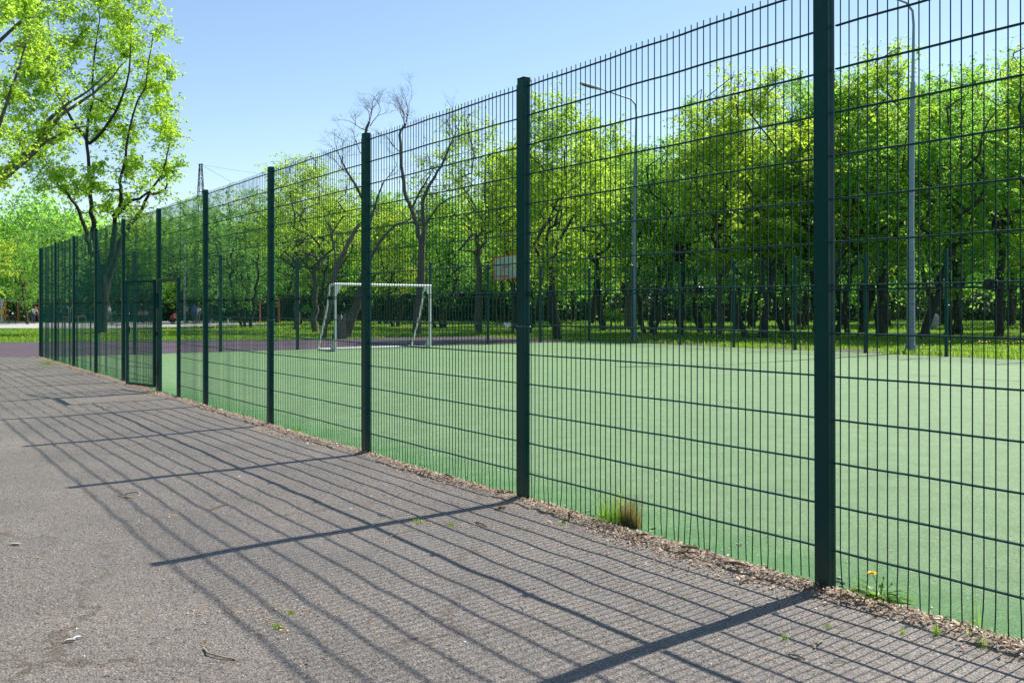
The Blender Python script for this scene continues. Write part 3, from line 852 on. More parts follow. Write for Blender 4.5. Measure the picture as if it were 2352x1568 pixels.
def lawn_pts(ymin, ymax, clumpy=False):
    def fn(n):
        y = ymin + (ymax - ymin) * RNG.random(n) ** 1.4
        x = (RNG.uniform(-.56, .58, n)) * y
        if clumpy:
            g = np.sin(x * .9 + 2 * np.sin(y * .5)) + np.sin(y * 1.3 + 2 * np.sin(x * .4 + 1))
            k = RNG.random(n) < np.clip(.35 + .5 * g, 0.03, 1); x, y = x[k], y[k]
        k = on_lawn(x, y); return np.stack([x[k], y[k], np.full(k.sum(), -.03)], -1)
    return fn
lawn('lawn_grass', lawn_pts(24, 66), 230000, .09, .022, 'blade', 'sunlit green grass of the park lawn')
lawn('far_grass', lawn_pts(64, 125), 60000, .11, .06, 'blade', 'rough grass under the distant trees')
pp = lawn_pts(24, 95, True)(5200); k = len(pp)
r = RNG.uniform(.018, .034, k) * (1 + pp[:, 1] / 120); hh = RNG.uniform(.09, .20, k)
ang = np.arange(6) * 1.0472
vs = []
for a_ in ang: vs.append(pp + np.stack([np.cos(a_) * r, np.sin(a_) * r, hh], -1))
vs.append(pp + np.stack([r * 0, r * 0, hh + r * .5], -1)); vs.append(pp + np.stack([r * 0, r * 0, hh - r * .4], -1))
vs = np.stack(vs, 1).reshape(-1, 3); q = np.arange(k)[:, None] * 8
fs = np.concatenate([q + np.array([[i, (i + 1) % 6, 6]]) for i in range(6)] + [q + np.array([[(i + 1) % 6, i, 7]]) for i in range(6)])
o = link_mesh('dandelion_flowers', np_mesh('dandelion_flowers', vs, fs), MAT['petal']); tag(o, 'countless yellow dandelion flowers dotted over the lawn', 'flowers', None, 'stuff')
# weeds in the verge behind the far fence
def verge_pts(n):
    t = RNG.random(n) * 12; w = RNG.uniform(.05, 1.7, n)
    g = np.sin(t * 5) + np.sin(t * 2.3 + 1) + .5 * np.sin(t * 17); k = RNG.random(n) < np.clip(.4 + .4 * g, .05, 1); t, w = t[k], w[k]
    return np.stack([C1.x + FS.x * t + nrm.x * w, C1.y + FS.y * t + nrm.y * w, np.full(len(t), -.012)], -1)
lawn('verge_weeds', verge_pts, 9000, .22, .02, 'blade', 'scattered weeds on the soil strip behind the far side fence')

# ------------------------------------------------------------------ trees
class Tree:
    def __init__(s, seed):
        s.rs = np.random.default_rng(seed); s.wood = MB(); s.pool = []; s.leafP = []; s.leafD = []
    def limb(s, pts, r0, r1, sides=8, sub=3, wob=.04, pool=True):
        pts = [np.array(p, float) for p in pts]
        # catmull-rom refine
        out = []
        n = len(pts)
        for i in range(n - 1):
            p0 = pts[max(i - 1, 0)]; p1 = pts[i]; p2 = pts[i + 1]; p3 = pts[min(i + 2, n - 1)]
            for k in range(sub):
                t = k / sub
                out.append(.5 * ((2 * p1) + (-p0 + p2) * t + (2 * p0 - 5 * p1 + 4 * p2 - p3) * t * t + (-p0 + 3 * p1 - 3 * p2 + p3) * t ** 3))
        out.append(pts[-1])
        L = np.linalg.norm(pts[-1] - pts[0])
        for i in range(1, len(out) - 1): out[i] = out[i] + s.rs.normal(0, wob * L * .12, 3)
        m = len(out); rs = [r0 + (r1 - r0) * (i / (m - 1)) for i in range(m)]
        s.wood.tube(out, rs, sides, True)
        if pool:
            for i in range(m): s.pool.append((out[i], rs[i]))
        return out, rs
    def near(s, c, low=True):
        best = None; bd = 1e9
        for p, r in s.pool:
            d = np.linalg.norm(p - c) + (2.0 * max(0, p[2] - c[2] + .2) if low else 0)
            if d < bd: bd = d; best = (p, r)
        return best
    def blob(s, c, r, ntw, nleaf, leafy=1.0, droop=0.15, tw_r=.008):
        c = np.array(c, float); p, pr = s.near(c)
        d = np.linalg.norm(c - p)
        mid = (p + c) / 2 + np.array([0, 0, -.08 * d]) + s.rs.normal(0, .06 * d + .02, 3)
        br = min(pr * .6, .012 + .018 * d)
        out, rs = s.limb([p, mid, c], br, .012, 5, 3, .5)
        m = len(out)
        for _ in range(ntw):
            i = s.rs.integers(m // 3, m); st = out[i]
            v = s.rs.normal(0, 1, 3); v /= np.linalg.norm(v); rr = r * s.rs.random() ** .45
            e = c + v * rr * np.array([1.15, 1.15, .85])
            L = np.linalg.norm(e - st)
            md = (st + e) / 2 + np.array([0, 0, .10 * L]) + s.rs.normal(0, .08 * L, 3)
            e = e + np.array([0, 0, -droop * L])
            s.wood.tube([st, md, e], [tw_r, tw_r * .7, tw_r * .35], 3, False, False)
            k = int(nleaf * leafy)
            if k:
                t = s.rs.uniform(.25, 1.05, k)[:, None]
                q = (1 - t) ** 2 * st + 2 * t * (1 - t) * md + t ** 2 * e + s.rs.normal(0, .07, (k, 3))
                s.leafP.append(q)
    def leaves(s, size, per=4, fan=.8):
        P = np.concatenate(s.leafP); n = len(P); rs = s.rs
        # leaflet fans: every node carries a drooping spray
        az = rs.uniform(0, 6.283, n)
        vs_all = []
        for j in range(per):
            a = az + (j - (per - 1) / 2) * fan + rs.normal(0, .25, n)
            el = rs.normal(-.45, .45, n)
            d = np.stack([np.cos(a) * np.cos(el), np.sin(a) * np.cos(el), np.sin(el)], -1)
            u = rs.normal(0, 1, (n, 3)) * .55 + np.array([0, 0, 1.0])
            sd = np.cross(d, u); sd /= np.linalg.norm(sd, axis=1)[:, None] + 1e-9
            L = size * rs.uniform(.6, 1.25, n)[:, None]
            b = P + d * L * .12
            nrm_ = np.cross(sd, d)
            vs_all.append(np.stack([b, b + d * L * .45 + sd * L * .27 + nrm_ * L * .06, b + d * L, b + d * L * .45 - sd * L * .27 + nrm_ * L * .06], 1))
        vs = np.concatenate(vs_all).reshape(-1, 3)
        fs = np.arange(len(vs)).reshape(-1, 4)
        return vs, fs

def build_tree(t, name, base, bark, leaf, size, per=4, label=None, cat='tree', group=None, fan=.8):
    base = V(base)
    root = empty(name, base)
    t.wood.build('trunk', MAT[bark], root)
    if t.leafP:
        vs, fs = t.leaves(size, per, fan)
        link_mesh('crown', np_mesh('crown', vs, fs), MAT[leaf], root)
    tag(root, label, cat, group)
    return root

def generic(seed, H, R, stems=1, low=.22, nblob=34, ntw=20, nleaf=9, r0=None, lean=0.0, openness=0.0):
    """a park tree: one or more stems forking into limbs, crown built from leafy clumps"""
    t = Tree(seed); rs = t.rs; r0 = r0 or .013 * H; ends = []
    for sidx in range(stems):
        az = rs.uniform(0, 6.28); off = .0 if stems == 1 else .28
        b = np.array([math.cos(az) * off, math.sin(az) * off, -.05])
        dirv = np.array([math.cos(az), math.sin(az)]) * (lean if stems == 1 else .16 + .1 * rs.random())
        fz = H * rs.uniform(.24, .38)
        top = b + np.array([dirv[0] * fz, dirv[1] * fz, fz])
        rr = r0 if stems == 1 else r0 * .7
        flare, _ = t.limb([b, b * .5 + top * .5 + rs.normal(0, .07, 3) * [1, 1, 0], top], rr * 1.25, rr * .8, 9, 4, .10)
        nl = 4 if stems == 1 else 3
        a0 = rs.uniform(0, 6.28)
        for k in range(nl):
            a = a0 + k * 6.283 / nl + rs.normal(0, .3); reach = R * rs.uniform(.35, .75); zt = H * rs.uniform(.62, .93)
            if k == 0: reach *= .3; zt = H * .95
            e = top * [1, 1, 0] + np.array([math.cos(a) * reach, math.sin(a) * reach, zt])
            m1 = top + (e - top) * .4 + np.array([math.cos(a), math.sin(a), 0]) * reach * .18 + rs.normal(0, .15, 3)
            t.limb([top, m1, e], rr * .62, .018, 7, 5, .5)
            ends.append(e * [1, 1, 1] + [0, 0, -.1])
    cz = H * (low + 1) / 2; hz = H * (1 - low) / 2
    cen = []
    tries = 0
    while len(cen) < nblob and tries < 4000:
        tries += 1
        v = rs.normal(0, 1, 3); v /= np.linalg.norm(v); v *= rs.random() ** .36
        zf = (v[2] + 1) / 2
        wide = 1.0 if zf < .6 else 1 - .45 * (zf - .6) / .4
        c = np.array([v[0] * R * wide, v[1] * R * wide, cz + v[2] * hz * .93])
        if openness and noise.noise(V((c[0] * .4 + seed, c[1] * .4, c[2] * .4))) < openness - .35: continue
        if all(np.linalg.norm(c - q) > .50 for q in cen): cen.append(c)
    for e in ends:
        for k_ in range(3): cen.append(e - (e * [1, 1, 0]) * .12 * k_ - np.array([0, 0, .8 * k_]))
    cen.sort(key=lambda c: c[2])
    for c in cen:
        t.blob(c, rs.uniform(.7, 1.7), ntw, nleaf, rs.uniform(.7, 1.2), tw_r=.006)
    return t

def copy_tree(src, loc, rz, sc, label, group=None, name=None):
    r = src.copy(); COL.objects.link(r); r.location = loc; r.rotation_euler = (0, 0, rz)
    r.scale = sc if isinstance(sc, tuple) else (sc, sc, sc)
    r['label'] = label
    if group: r['group'] = group
    elif 'group' in r: del r['group']
    if name: r.name = name
    for ch in src.children:
        c = ch.copy(); COL.objects.link(c); c.parent = r
    return r

def at(x, Z): return V(((x - 1176) / F * Z, Z, -.03))
def hgt(y, Z): return HC + .03 + (706 - y) / F * Z

# prototypes (H about 12)
PROTO = {}
def proto(key, *a, leaf='leaf_a', bark='bark', size=.125, per=4, **k):
    PROTO[key] = (generic(*a, **k), bark, leaf, size, per, a[1])
proto('A', 11, 12.0, 3.3, stems=1, low=.20, nblob=84, ntw=14, nleaf=7, leaf='leaf_a', lean=.12)
proto('B', 12, 12.0, 3.0, stems=2, low=.16, nblob=80, ntw=14, nleaf=7, leaf='leaf_c')
proto('C', 13, 12.0, 3.8, stems=1, low=.14, nblob=96, ntw=14, nleaf=6, leaf='leaf_b', lean=.3)
proto('D', 14, 12.0, 2.8, stems=3, low=.18, nblob=76, ntw=14, nleaf=7, leaf='leaf_b')
proto('E', 15, 12.0, 3.0, stems=1, low=.30, nblob=60, ntw=10, nleaf=5, leaf='leaf_a', bark='greybark', openness=.2, r0=.14)
proto('Fq', 16, 12.0, 3.4, stems=2, low=.10, nblob=92, ntw=14, nleaf=6, leaf='leaf_d')
ROOT = {}
def place(key, x, Z, ytop, label, rz=0, group=None, wide=1.0, name='leafy_tree'):
    H = hgt(ytop, Z); t, bark, leaf, size, per, H0 = PROTO[key]; s = H / H0
    loc = at(x, Z)
    if key not in ROOT:
        o = build_tree(t, name, loc, bark, leaf, size, per, label, 'tree', group)
        ROOT[key] = o; o.rotation_euler = (0, 0, rz); o.scale = (s * wide, s * wide, s); return o
    return copy_tree(ROOT[key], loc, rz, (s * wide, s * wide, s), label, group, name)

place('A', 1281, 40.6, 195, 'tall maple with a stout dark trunk just right of the far corner of the pitch', 2.0)
place('D', 1487, 50, 330, 'tree with a leaning dark trunk seen right of the first lamp post', .5, wide=1.1)
place('B', 1730, 43, 135, 'tall lime green tree with a double trunk left of the nearest post', 1.1, wide=1.15)
place('C', 2119, 41, 170, 'broad tree with a dark trunk leaning right beside the thick lamp post', .2)
place('A', 2020, 45, 90, 'tallest leafy tree crown behind the thick lamp post', 4.1)
place('C', 2290, 42, 120, 'leaning dark trunked tree at the right edge of the photograph', 5.2)
place('B', 2420, 44, 70, 'lime green tree crown rising at the upper right edge', 2.5, wide=1.2)
place('Fq', 1620, 53, 215, 'dense tree between the first lamp post and the lime green tree', 0.3)
place('A', 1385, 56, 260, 'mid green tree standing behind the first lamp post arm', 3.0)
place('E', 1100, 52, 235, 'airy tree just behind the basketball backboard', 1.0, wide=1.2)
place('Fq', 1870, 52, 200, 'dense tree hidden partly by the nearest fence post', 2.2)
place('D', 1905, 46, 150, 'three stemmed tree directly behind the nearest fence post', 3.9)
place('E', 725, 52, 335, 'thinly leaved tree with forked grey limbs left of the goal', .4, wide=1.3, name='sparse_tree')
place('E', 680, 58, 345, 'sparse spring tree behind the fourth fence post', 2.7, wide=1.2, name='sparse_tree')
place('Fq', 560, 66, 425, 'bushy tree behind the fifth fence post', 1.7)
place('D', 1010, 62, 430, 'bushy yellow green tree behind the bare tree pair', 1.2, wide=1.3)
place('B', 905, 66, 455, 'rounded green tree in the gap between the two bare trees', 2.9, wide=1.3)
place('A', 1180, 60, 330, 'tree crown behind the second fence post', 5.6)
place('C', 64, 77, 520, 'dark leaning trunked tree at the edge of the exercise plaza', 3.3)
place('B', -60, 66, 470, 'bright green low tree at the far left edge', .2, wide=1.25)
place('A', 120, 92, 500, 'green tree behind the person in the red cap', 1.4, wide=1.2)
place('C', 395, 88, 480, 'green tree seen through the open gate', .9, wide=1.2)
place('Fq', 470, 80, 440, 'dense green tree behind the blue backpack', 4.4)
place('D', 300, 96, 500, 'trees behind the forked maple trunk, nearest of them', 2.1, wide=1.3)

# second and third rows: one group of look-alike trees
place('B', 1205, 50, 300, 'light green crown beside the stout maple at the far pitch corner', 4.4)
place('C', 1560, 47, 290, 'wide mid green tree between the lamp post and the lime tree', 5.5)
place('Fq', 1812, 49, 175, 'tall dense crown left of the nearest post, behind the lime tree', .7)
place('B', 1965, 51, 150, 'lime crown just right of the nearest post', 5.0)
place('D', 2205, 48, 140, 'crown rising right of the thick lamp post', 2.6, wide=1.15)
place('A', 2355, 52, 110, 'high crown near the upper right edge, behind the leaning trunk', .6)
place('E', 1440, 60, 310, 'thin airy crown just left of the first lamp pole', 2.0, wide=1.2)
place('E', 1650, 46, 205, 'thin airy crown in front of the dense tree', 3.4)
row = []
rr_ = random.Random(5)
for x in range(-160, 2560, 118):
    Z = rr_.uniform(66, 84)
    yt = np.interp(x, [-200, 0, 300, 500, 640, 800, 1050, 1200, 1500, 1800, 2100, 2600], [470, 480, 505, 455, 440, 430, 440, 360, 330, 260, 230, 210]) + rr_.uniform(-12, 25)
    row.append((x + rr_.uniform(-40, 40), Z if x > 700 else Z + 18, yt))
for i, (x, Z, yt) in enumerate(row):
    key = rr_.choice(['A', 'B', 'C', 'D', 'Fq'])
    place(key, x, Z, yt, 'leafy green tree in the crowded row deep in the woods', rr_.uniform(0, 6.28), 'trees of the second row in the woods', wide=rr_.uniform(1.1, 1.4))

# distant wood as one mass, plus an added unseen ring: coarse trees merged
def far_wood():
    rs = np.random.default_rng(91); VS = []; wood = MB()
    for i in range(190):
        Z = rs.uniform(88, 150); x = rs.uniform(-.62, .62) * Z
        H = rs.uniform(10, 13.5); R = rs.uniform(2.6, 4.2)
        base = np.array([x, Z, -.03])
        wood.tube([base, base + [rs.normal(0, .3), rs.normal(0, .3), H * .4], base + [rs.normal(0, .8), 0, H * .75]], [.22, .15, .06], 5)
        n = 3800
        v = rs.normal(0, 1, (n, 3)); v /= np.linalg.norm(v, axis=1)[:, None]; v *= rs.random((n, 1)) ** .4
        lump = 1 + .25 * np.sin(v[:, 0:1] * 5 + i) * np.sin(v[:, 2:3] * 6 + i * 2)
        c = base + v * lump * np.array([R, R, H * .44]) + np.array([0, 0, H * .56])
        d = rs.normal(0, 1, (n, 3)); d /= np.linalg.norm(d, axis=1)[:, None]
        s = np.cross(d, rs.normal(0, 1, (n, 3))); s /= np.linalg.norm(s, axis=1)[:, None]
        L = rs.uniform(.09, .22, (n, 1))
        VS.append(np.stack([c - d * L, c + s * L * .6, c + d * L, c - s * L * .6], 1).reshape(-1, 3))
    for i in range(100):  # unseen trees left and behind, added to darken post reflections and ambient light
        a = rs.uniform(math.radians(127), math.radians(295)); d_ = rs.uniform(26, 48); x = d_ * math.cos(a); Z = d_ * math.sin(a) + 4
        H = rs.uniform(8, 12); R = rs.uniform(2.6, 4.2); base = np.array([x, Z, -.03])
        wood.tube([base, base + [0, 0, H * .4], base + [.3, 0, H * .75]], [.22, .15, .06], 5)
        n = 700; v = rs.normal(0, 1, (n, 3)); v /= np.linalg.norm(v, axis=1)[:, None]; v *= rs.random((n, 1)) ** .4
        c = base + v * np.array([R, R, H * .46]) + np.array([0, 0, H * .55])
        d = rs.normal(0, 1, (n, 3)); d /= np.linalg.norm(d, axis=1)[:, None]
        s = np.cross(d, rs.normal(0, 1, (n, 3))); s /= np.linalg.norm(s, axis=1)[:, None]; L = rs.uniform(.22, .5, (n, 1))
        VS.append(np.stack([c - d * L, c + s * L * .6, c + d * L, c - s * L * .6], 1).reshape(-1, 3))
    vs = np.concatenate(VS); o = link_mesh('distant_and_unseen_wood', np_mesh('distant_and_unseen_wood', vs, np.arange(len(vs)).reshape(-1, 4)), MAT['leaf_b'])
    tag(o, 'far-off green wood closing the horizon, with added unseen trees left of and behind the camera', 'wood', None, 'stuff')
    w = wood.build('distant_and_unseen_trunks', MAT['bark']); tag(w, 'dark trunks of the far-off wood and of the added unseen trees', 'wood', None, 'stuff')
far_wood()
# low undergrowth between the trunks, deep-wood shade put into its leaf colour
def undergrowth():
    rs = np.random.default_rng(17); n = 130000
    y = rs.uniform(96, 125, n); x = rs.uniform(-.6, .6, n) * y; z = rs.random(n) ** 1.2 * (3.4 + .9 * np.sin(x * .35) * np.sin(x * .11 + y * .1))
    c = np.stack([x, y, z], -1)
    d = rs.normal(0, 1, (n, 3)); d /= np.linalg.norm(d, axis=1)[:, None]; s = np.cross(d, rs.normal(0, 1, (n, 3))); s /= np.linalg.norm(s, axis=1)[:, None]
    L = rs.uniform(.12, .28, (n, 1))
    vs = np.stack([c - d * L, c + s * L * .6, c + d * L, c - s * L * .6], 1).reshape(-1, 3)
    o = link_mesh('undergrowth', np_mesh('undergrowth', vs, np.arange(len(vs)).reshape(-1, 4)), MAT['leaf_shade']); tag(o, 'leafy undergrowth, coloured dark for deep-wood shade, below the distant trees', 'undergrowth', None, 'stuff')
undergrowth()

# thin dark saplings and trunks between lawn and woods
def sapling(x, ybase, lean, h, r, label, grp=None, bark='bark', leafy=False):
    p = G(x, ybase); p.z = -.03
    t = Tree(int(x * 7 + ybase)); e = np.array([lean * h, t.rs.normal(0, .2), h])
    t.limb([(0, 0, -.05), e * .35 + t.rs.normal(0, .08, 3) * [1, 1, 0], e * .7 + t.rs.normal(0, .1, 3), e], r * .8, r * .3, 7, 4, .10)
    for k in range(5):
        a = e * t.rs.uniform(.35, .95); q = a + t.rs.normal(0, .7, 3) + np.array([0, 0, .8])
        t.limb([t.near(a, False)[0], q], r * .3, .01, 4, 3, .4)
        if leafy: t.blob(q, .7, 12, 7)
    o = build_tree(t, 'sapling', p, bark, 'leaf_a', .14, 4, label, 'tree', grp)
    return o
SP = [(1505, 770, .25, 5.0, .13, 'dark trunk leaning right behind the first lamp post'), (1560, 765, -.12, 4.2, .06, 'thin stem leaning left between lamp post and twin trunk'),
      (1632, 768, .2, 4.2, .07, 'slim forked stem under the dense tree'), (1385, 752, .05, 4.5, .13, 'short dark trunk right of the far pitch corner'),
      (1760, 776, -.05, 6, .17, 'trunk crossing behind the lime green tree'), (1690, 757, .05, 5, .14, 'dark trunk left of the lime green tree trunks'),
      (1845, 757, .12, 5, .16, 'dark trunk left of the nearest post'), (1905, 778, .1, 5, .14, 'dark trunk just right of the nearest post'),
      (2030, 768, -.05, 5, .13, 'straight dark trunk left of the thick lamp post'), (2190, 770, .03, 5, .10, 'thin dark trunk right of the leaning tree'),
      (2320, 748, .1, 5, .3, 'thick dark trunk at the right edge of the view'), (1150, 742, .02, 6, .22, 'pale edged trunk below the basketball backboard'),
      (1080, 735, .1, 4.5, .10, 'dark stem left of the basketball backboard'), (1035, 735, -.1, 4.5, .10, 'dark stem right of the goal'),
      (905, 735, .05, 5, .17, 'short dark trunk between the two bare trees'), (878, 733, -.15, 4, .08, 'thin dark stem leaning left beside the first bare tree'),
      (575, 752, .1, 5, .16, 'dark trunk left of the fourth fence post'), (690, 745, -.08, 5, .15, 'dark trunk behind the fourth fence post'),
      (737, 748, .1, 5, .2, 'dark trunk just left of the goal'), (1215, 748, .1, 5, .09, 'thin dark stem right of the second post')]
for x, yb, ln, h, r, lb in SP: sapling(x, yb, ln, h, r, lb, leafy=(int(x) % 2 == 0))
rs_ = random.Random(3)
for i in range(60):
    x = rs_.uniform(-10, 2380); yb = rs_.uniform(724, 738)
    sapling(x, yb, rs_.uniform(-.25, .25), rs_.uniform(3.5, 6), rs_.uniform(.07, .2), 'dark thin trunk in the shade at the far edge of the lawn', 'dark trunks at the far edge of the lawn')

# left maple with four limbs
def left_maple():
    Z = 50.5; base = at(237, Z); t = Tree(31); rs = t.rs
    def w(x, y, dz=0): p = W(x, y, Z + dz) - base; return (p.x, p.y, p.z)
    r = .34
    t.limb([w(230, 770), w(233, 730), w(235, 690), w(234, 640), w(233, 611)], .34, .22, 10, 3, .02)
    t.limb([w(233, 611), w(211, 578, .3), w(198, 534, .6), w(182, 483, .9), w(154, 446, 1.2), w(128, 418, 1.5), w(90, 330, 2)], .15, .03, 8, 3, .04)
    t.limb([w(222, 590), w(216, 534, -.2), w(212, 490, -.4), w(208, 424, -.6), w(203, 330, -.6), w(208, 230, -.8), w(222, 110, -1), w(226, 20, -1)], .15, .02, 8, 3, .04)
    t.limb([w(234, 640), w(259, 551, -.5), w(264, 501, -.8), w(277, 446, -1.2), w(281, 400, -1.5), w(300, 300, -2), w(330, 200, -2), w(352, 80, -2)], .14, .02, 8, 3, .04)
    t.limb([w(240, 700), w(250, 650, .4), w(266, 589, .8), w(281, 545, 1), w(308, 507, 1.2), w(330, 474, 1.2), w(343, 446, 1.1), w(378, 435, 1), w(386, 400, 1), w(420, 365, .8)], .17, .02, 8, 3, .03)
    t.limb([w(264, 500, -.8), w(300, 462, -.5), w(330, 452, -.5), w(372, 400, -.5), w(390, 330, -.4)], .10, .03, 6, 3, .05)
    t.limb([w(205, 330, -.6), w(250, 280, -2), w(290, 200, -3), w(300, 100, -3)], .09, .03, 6, 3, .05)
    t.limb([w(203, 330, -.6), w(150, 250, 1), w(120, 150, 2), w(110, 40, 2)], .09, .03, 6, 3, .05)
    # crown outline in the photograph, filled through its depth
    def inside(x, y):
        right = np.interp(y, [-60, 20, 90, 160, 230, 300, 370, 430, 500], [330, 372, 395, 412, 395, 398, 425, 400, 350])
        left = np.interp(y, [-60, 100, 300, 420, 500], [40, 20, 40, 60, 150])
        bot = np.interp(x, [0, 100, 170, 230, 330, 420], [440, 430, 440, 470, 505, 455])
        return left < x < right and y < bot
    cen = []; tries = 0
    while len(cen) < 190 and tries < 20000:
        tries += 1
        x = rs.uniform(0, 430); y = rs.uniform(-70, 510)
        if not inside(x, y): continue
        edge = abs(x - 215) / 215
        dz = rs.uniform(-3.6, 3.6) * (1 - .5 * edge)
        c = np.array(w(x, y, dz))
        if noise.noise(V((x * .013, y * .013, dz * .2))) < -.20: continue
        if all(np.linalg.norm(c - q) > .66 for q in cen): cen.append(c)
    cen.sort(key=lambda c: abs(c[0]) * .5 + c[2] * .2)
    for c in cen: t.blob(c, rs.uniform(.6, 1.35), 14, 6, rs.uniform(.7, 1.2), .22, .006)
    o = build_tree(t, 'maple_tree', base, 'bark', 'leaf_a', .16, 4, 'big maple with four dark forking limbs behind the far end of the near fence', 'tree', None, .7)
left_maple()

# nearer tree whose trunk stands left of the photograph: one thick limb reaches in
def left_limb_tree():
    Z = 27; base = at(-330, Z); t = Tree(47); rs = t.rs
    def w(x, y, dz=0): p = W(x, y, Z + dz) - base; return (p.x, p.y, p.z)
    t.limb([(0, 0, -.1), w(-320, 700), w(-290, 600), w(-200, 520)], .34, .24, 10, 3, .02)
    t.limb([w(-200, 520), w(-90, 470), w(0, 408), w(50, 368), (*w(82, 340),)], .20, .12, 9, 3, .02)
    t.limb([w(82, 340), w(96, 300), w(120, 268), w(158, 238), w(205, 208), w(250, 165)], .08, .012, 7, 3, .03)
    t.limb([w(86, 338), w(118, 292), w(150, 256), w(215, 215), w(262, 170), w(290, 140)], .07, .01, 7, 3, .03)
    t.limb([w(70, 352), w(110, 325), w(160, 298), w(200, 290)], .06, .02, 6, 3, .04)
    t.limb([w(-200, 520), w(-180, 380, 1), w(-120, 200, 1), w(-60, 40, 1), w(-10, -120, 1)], .16, .05, 8, 3, .04)
    t.limb([w(-120, 200, 1), w(-40, 130, .5), w(40, 60, 0), w(120, -20, 0)], .08, .02, 6, 3, .04)
    t.limb([w(-90, 470), w(-20, 330, -1), w(30, 200, -1.4), w(60, 100, -1.5)], .07, .02, 6, 3, .04)
    cen = []; tries = 0
    while len(cen) < 110 and tries < 20000:
        tries += 1
        x = rs.uniform(-260, 215); y = rs.uniform(-180, 400)
        rt = np.interp(y, [-180, 0, 70, 120, 200, 300, 400], [160, 165, 140, 120, 170, 150, 80])
        if x > rt or (y > 330 and x > 70): continue
        dz = rs.uniform(-2.2, 2.2); c = np.array(w(x, y, dz))
        if noise.noise(V((x * .02, y * .02, dz * .3 + 5))) < -.22: continue
        if all(np.linalg.norm(c - q) > .40 for q in cen): cen.append(c)
    cen.sort(key=lambda c: c[2])
    for c in cen: t.blob(c, rs.uniform(.35, .75), 14, 7, 1.0, .3, .004)
    build_tree(t, 'maple_tree', base, 'greybark', 'leaf_a', .095, 4, 'nearer maple reaching in from the left with one thick slanting limb', 'tree', None, .7)
left_limb_tree()

# bare trees
def bare_rec(t, p, d, L, r, lev):
    n = 3; pts = [p]; q = p.copy(); dd = d.copy()
    for i in range(n):
        dd = dd + t.rs.normal(0, .22, 3) + np.array([0, 0, .08]); dd /= np.linalg.norm(dd); q = q + dd * L / n; pts.append(q)
    t.wood.tube(pts, [r * (1 - .5 * i / n) for i in range(n + 1)], 4 if lev > 1 else 5, False)
    if lev >= 4: return
    for k in range(t.rs.integers(3, 5)):
        i = t.rs.integers(1, n + 1); s = t.rs.normal(0, .75, 3); s[2] *= .6
        nd = dd + s; nd /= np.linalg.norm(nd)
        bare_rec(t, pts[i], nd, L * t.rs.uniform(.5, .8), r * .5, lev + 1)
def bare_tree(seed, Z, xb, limbs, tips, label, bark='greybark', leaf=None):
    base = at(xb, Z); t = Tree(seed)
    def w(x, y, dz=0): p = W(x, y, Z + dz) - base; return np.array((p.x, p.y, p.z))
    for pts, r0, r1 in limbs: t.limb([w(*p) for p in pts], r0, r1, 8, 3, .03)
    for x, y, L, dx, dy in tips:
        d = np.array([dx, t.rs.normal(0, .3), dy]); d /= np.linalg.norm(d)
        bare_rec(t, w(x, y, t.rs.normal(0, .2)), d, L, .022, 0)
    build_tree(t, 'bare_tree', base, bark, 'leaf_a', .1, 4, label, 'tree')
bare_tree(61, 44, 957, [([(957, 766), (962, 690), (967, 620), (969, 565)], .22, .15), ([(969, 565), (958, 520), (945, 480), (930, 440), (922, 380), (918, 310), (930, 290)], .12, .05),
          ([(969, 565), (975, 520), (970, 470), (985, 430), (1000, 405), (1020, 370), (1035, 330)], .11, .04), ([(945, 480), (965, 440), (990, 400)], .06, .03), ([(975, 520), (1010, 470), (1050, 450)], .06, .02)],
          [(930, 290, 1.0, -.2, 1), (932, 290, 1.1, .3, 1), (925, 300, .9, .6, .8), (935, 280, .9, 0, 1), (1035, 330, 1.1, .2, 1), (1030, 340, 1.2, .6, .7), (1020, 370, 1.2, .8, .4), (1000, 400, 1.1, -.3, 1), (1050, 450, 1.2, .8, .3), (920, 350, .9, -.8, .5), (985, 430, 1.0, .9, .1), (1040, 335, .9, -.4, 1)],
          'bare tree with a tall forked grey trunk behind the right goal post')
bare_tree(62, 43, 800, [([(796, 772), (808, 730), (822, 690), (836, 640), (842, 560), (843, 480)], .24, .12), ([(843, 480), (840, 400), (835, 360), (842, 300), (848, 280)], .10, .05), ([(843, 480), (820, 430), (800, 400), (785, 370)], .08, .03),
          ([(838, 620), (870, 560), (905, 520), (930, 510)], .08, .03), ([(842, 540), (862, 470), (880, 420)], .07, .03)],
          [(848, 280, 1.0, -.5, 1), (848, 280, 1.0, .5, 1), (845, 300, .9, -.9, .7), (850, 290, .9, .9, .7), (785, 370, 1.1, -.6, .8), (800, 400, 1.0, -.9, .4), (880, 420, 1.0, .5, .8), (930, 510, 1.1, .9, .2), (835, 360, .9, -.7, .9), (905, 520, .9, .5, .8), (785, 372, 1, 0, 1)],
          'bare tree leaning right with bleached splintered base behind the goal', 'greybark')
bare_tree(63, 42, 735, [([(737, 786), (752, 720), (764, 655), (775, 610), (800, 560), (826, 515)], .15, .08), ([(764, 655), (770, 600), (762, 540), (745, 500)], .06, .02)],
          [(826, 515, 1.0, .6, .8), (745, 500, 1.0, -.3, 1), (800, 560, .9, .9, .1), (790, 575, .9, -.2, 1)],
          'slim pale leaning bare trunk behind the left goal post', 'deadbark')
bare_tree(64, 52, 1790, [([(1780, 600), (1795, 400), (1800, 200)], .1, .04)], [(1800, 200, 1.1, -.4, 1), (1800, 190, 1.1, .5, 1), (1797, 230, 1.0, .8, .8)],
          'bare twigs standing above the lime green tree') if False else None
bare_tree(65, 49, 452, [([(395, 480), (410, 430), (432, 385), (440, 350)], .07, .03)], [(440, 350, 1.0, .5, 1), (440, 350, .9, -.1, 1), (425, 400, 1.0, 1, .4), (430, 260, .9, .6, .8)],
          'bare twigs') if False else None

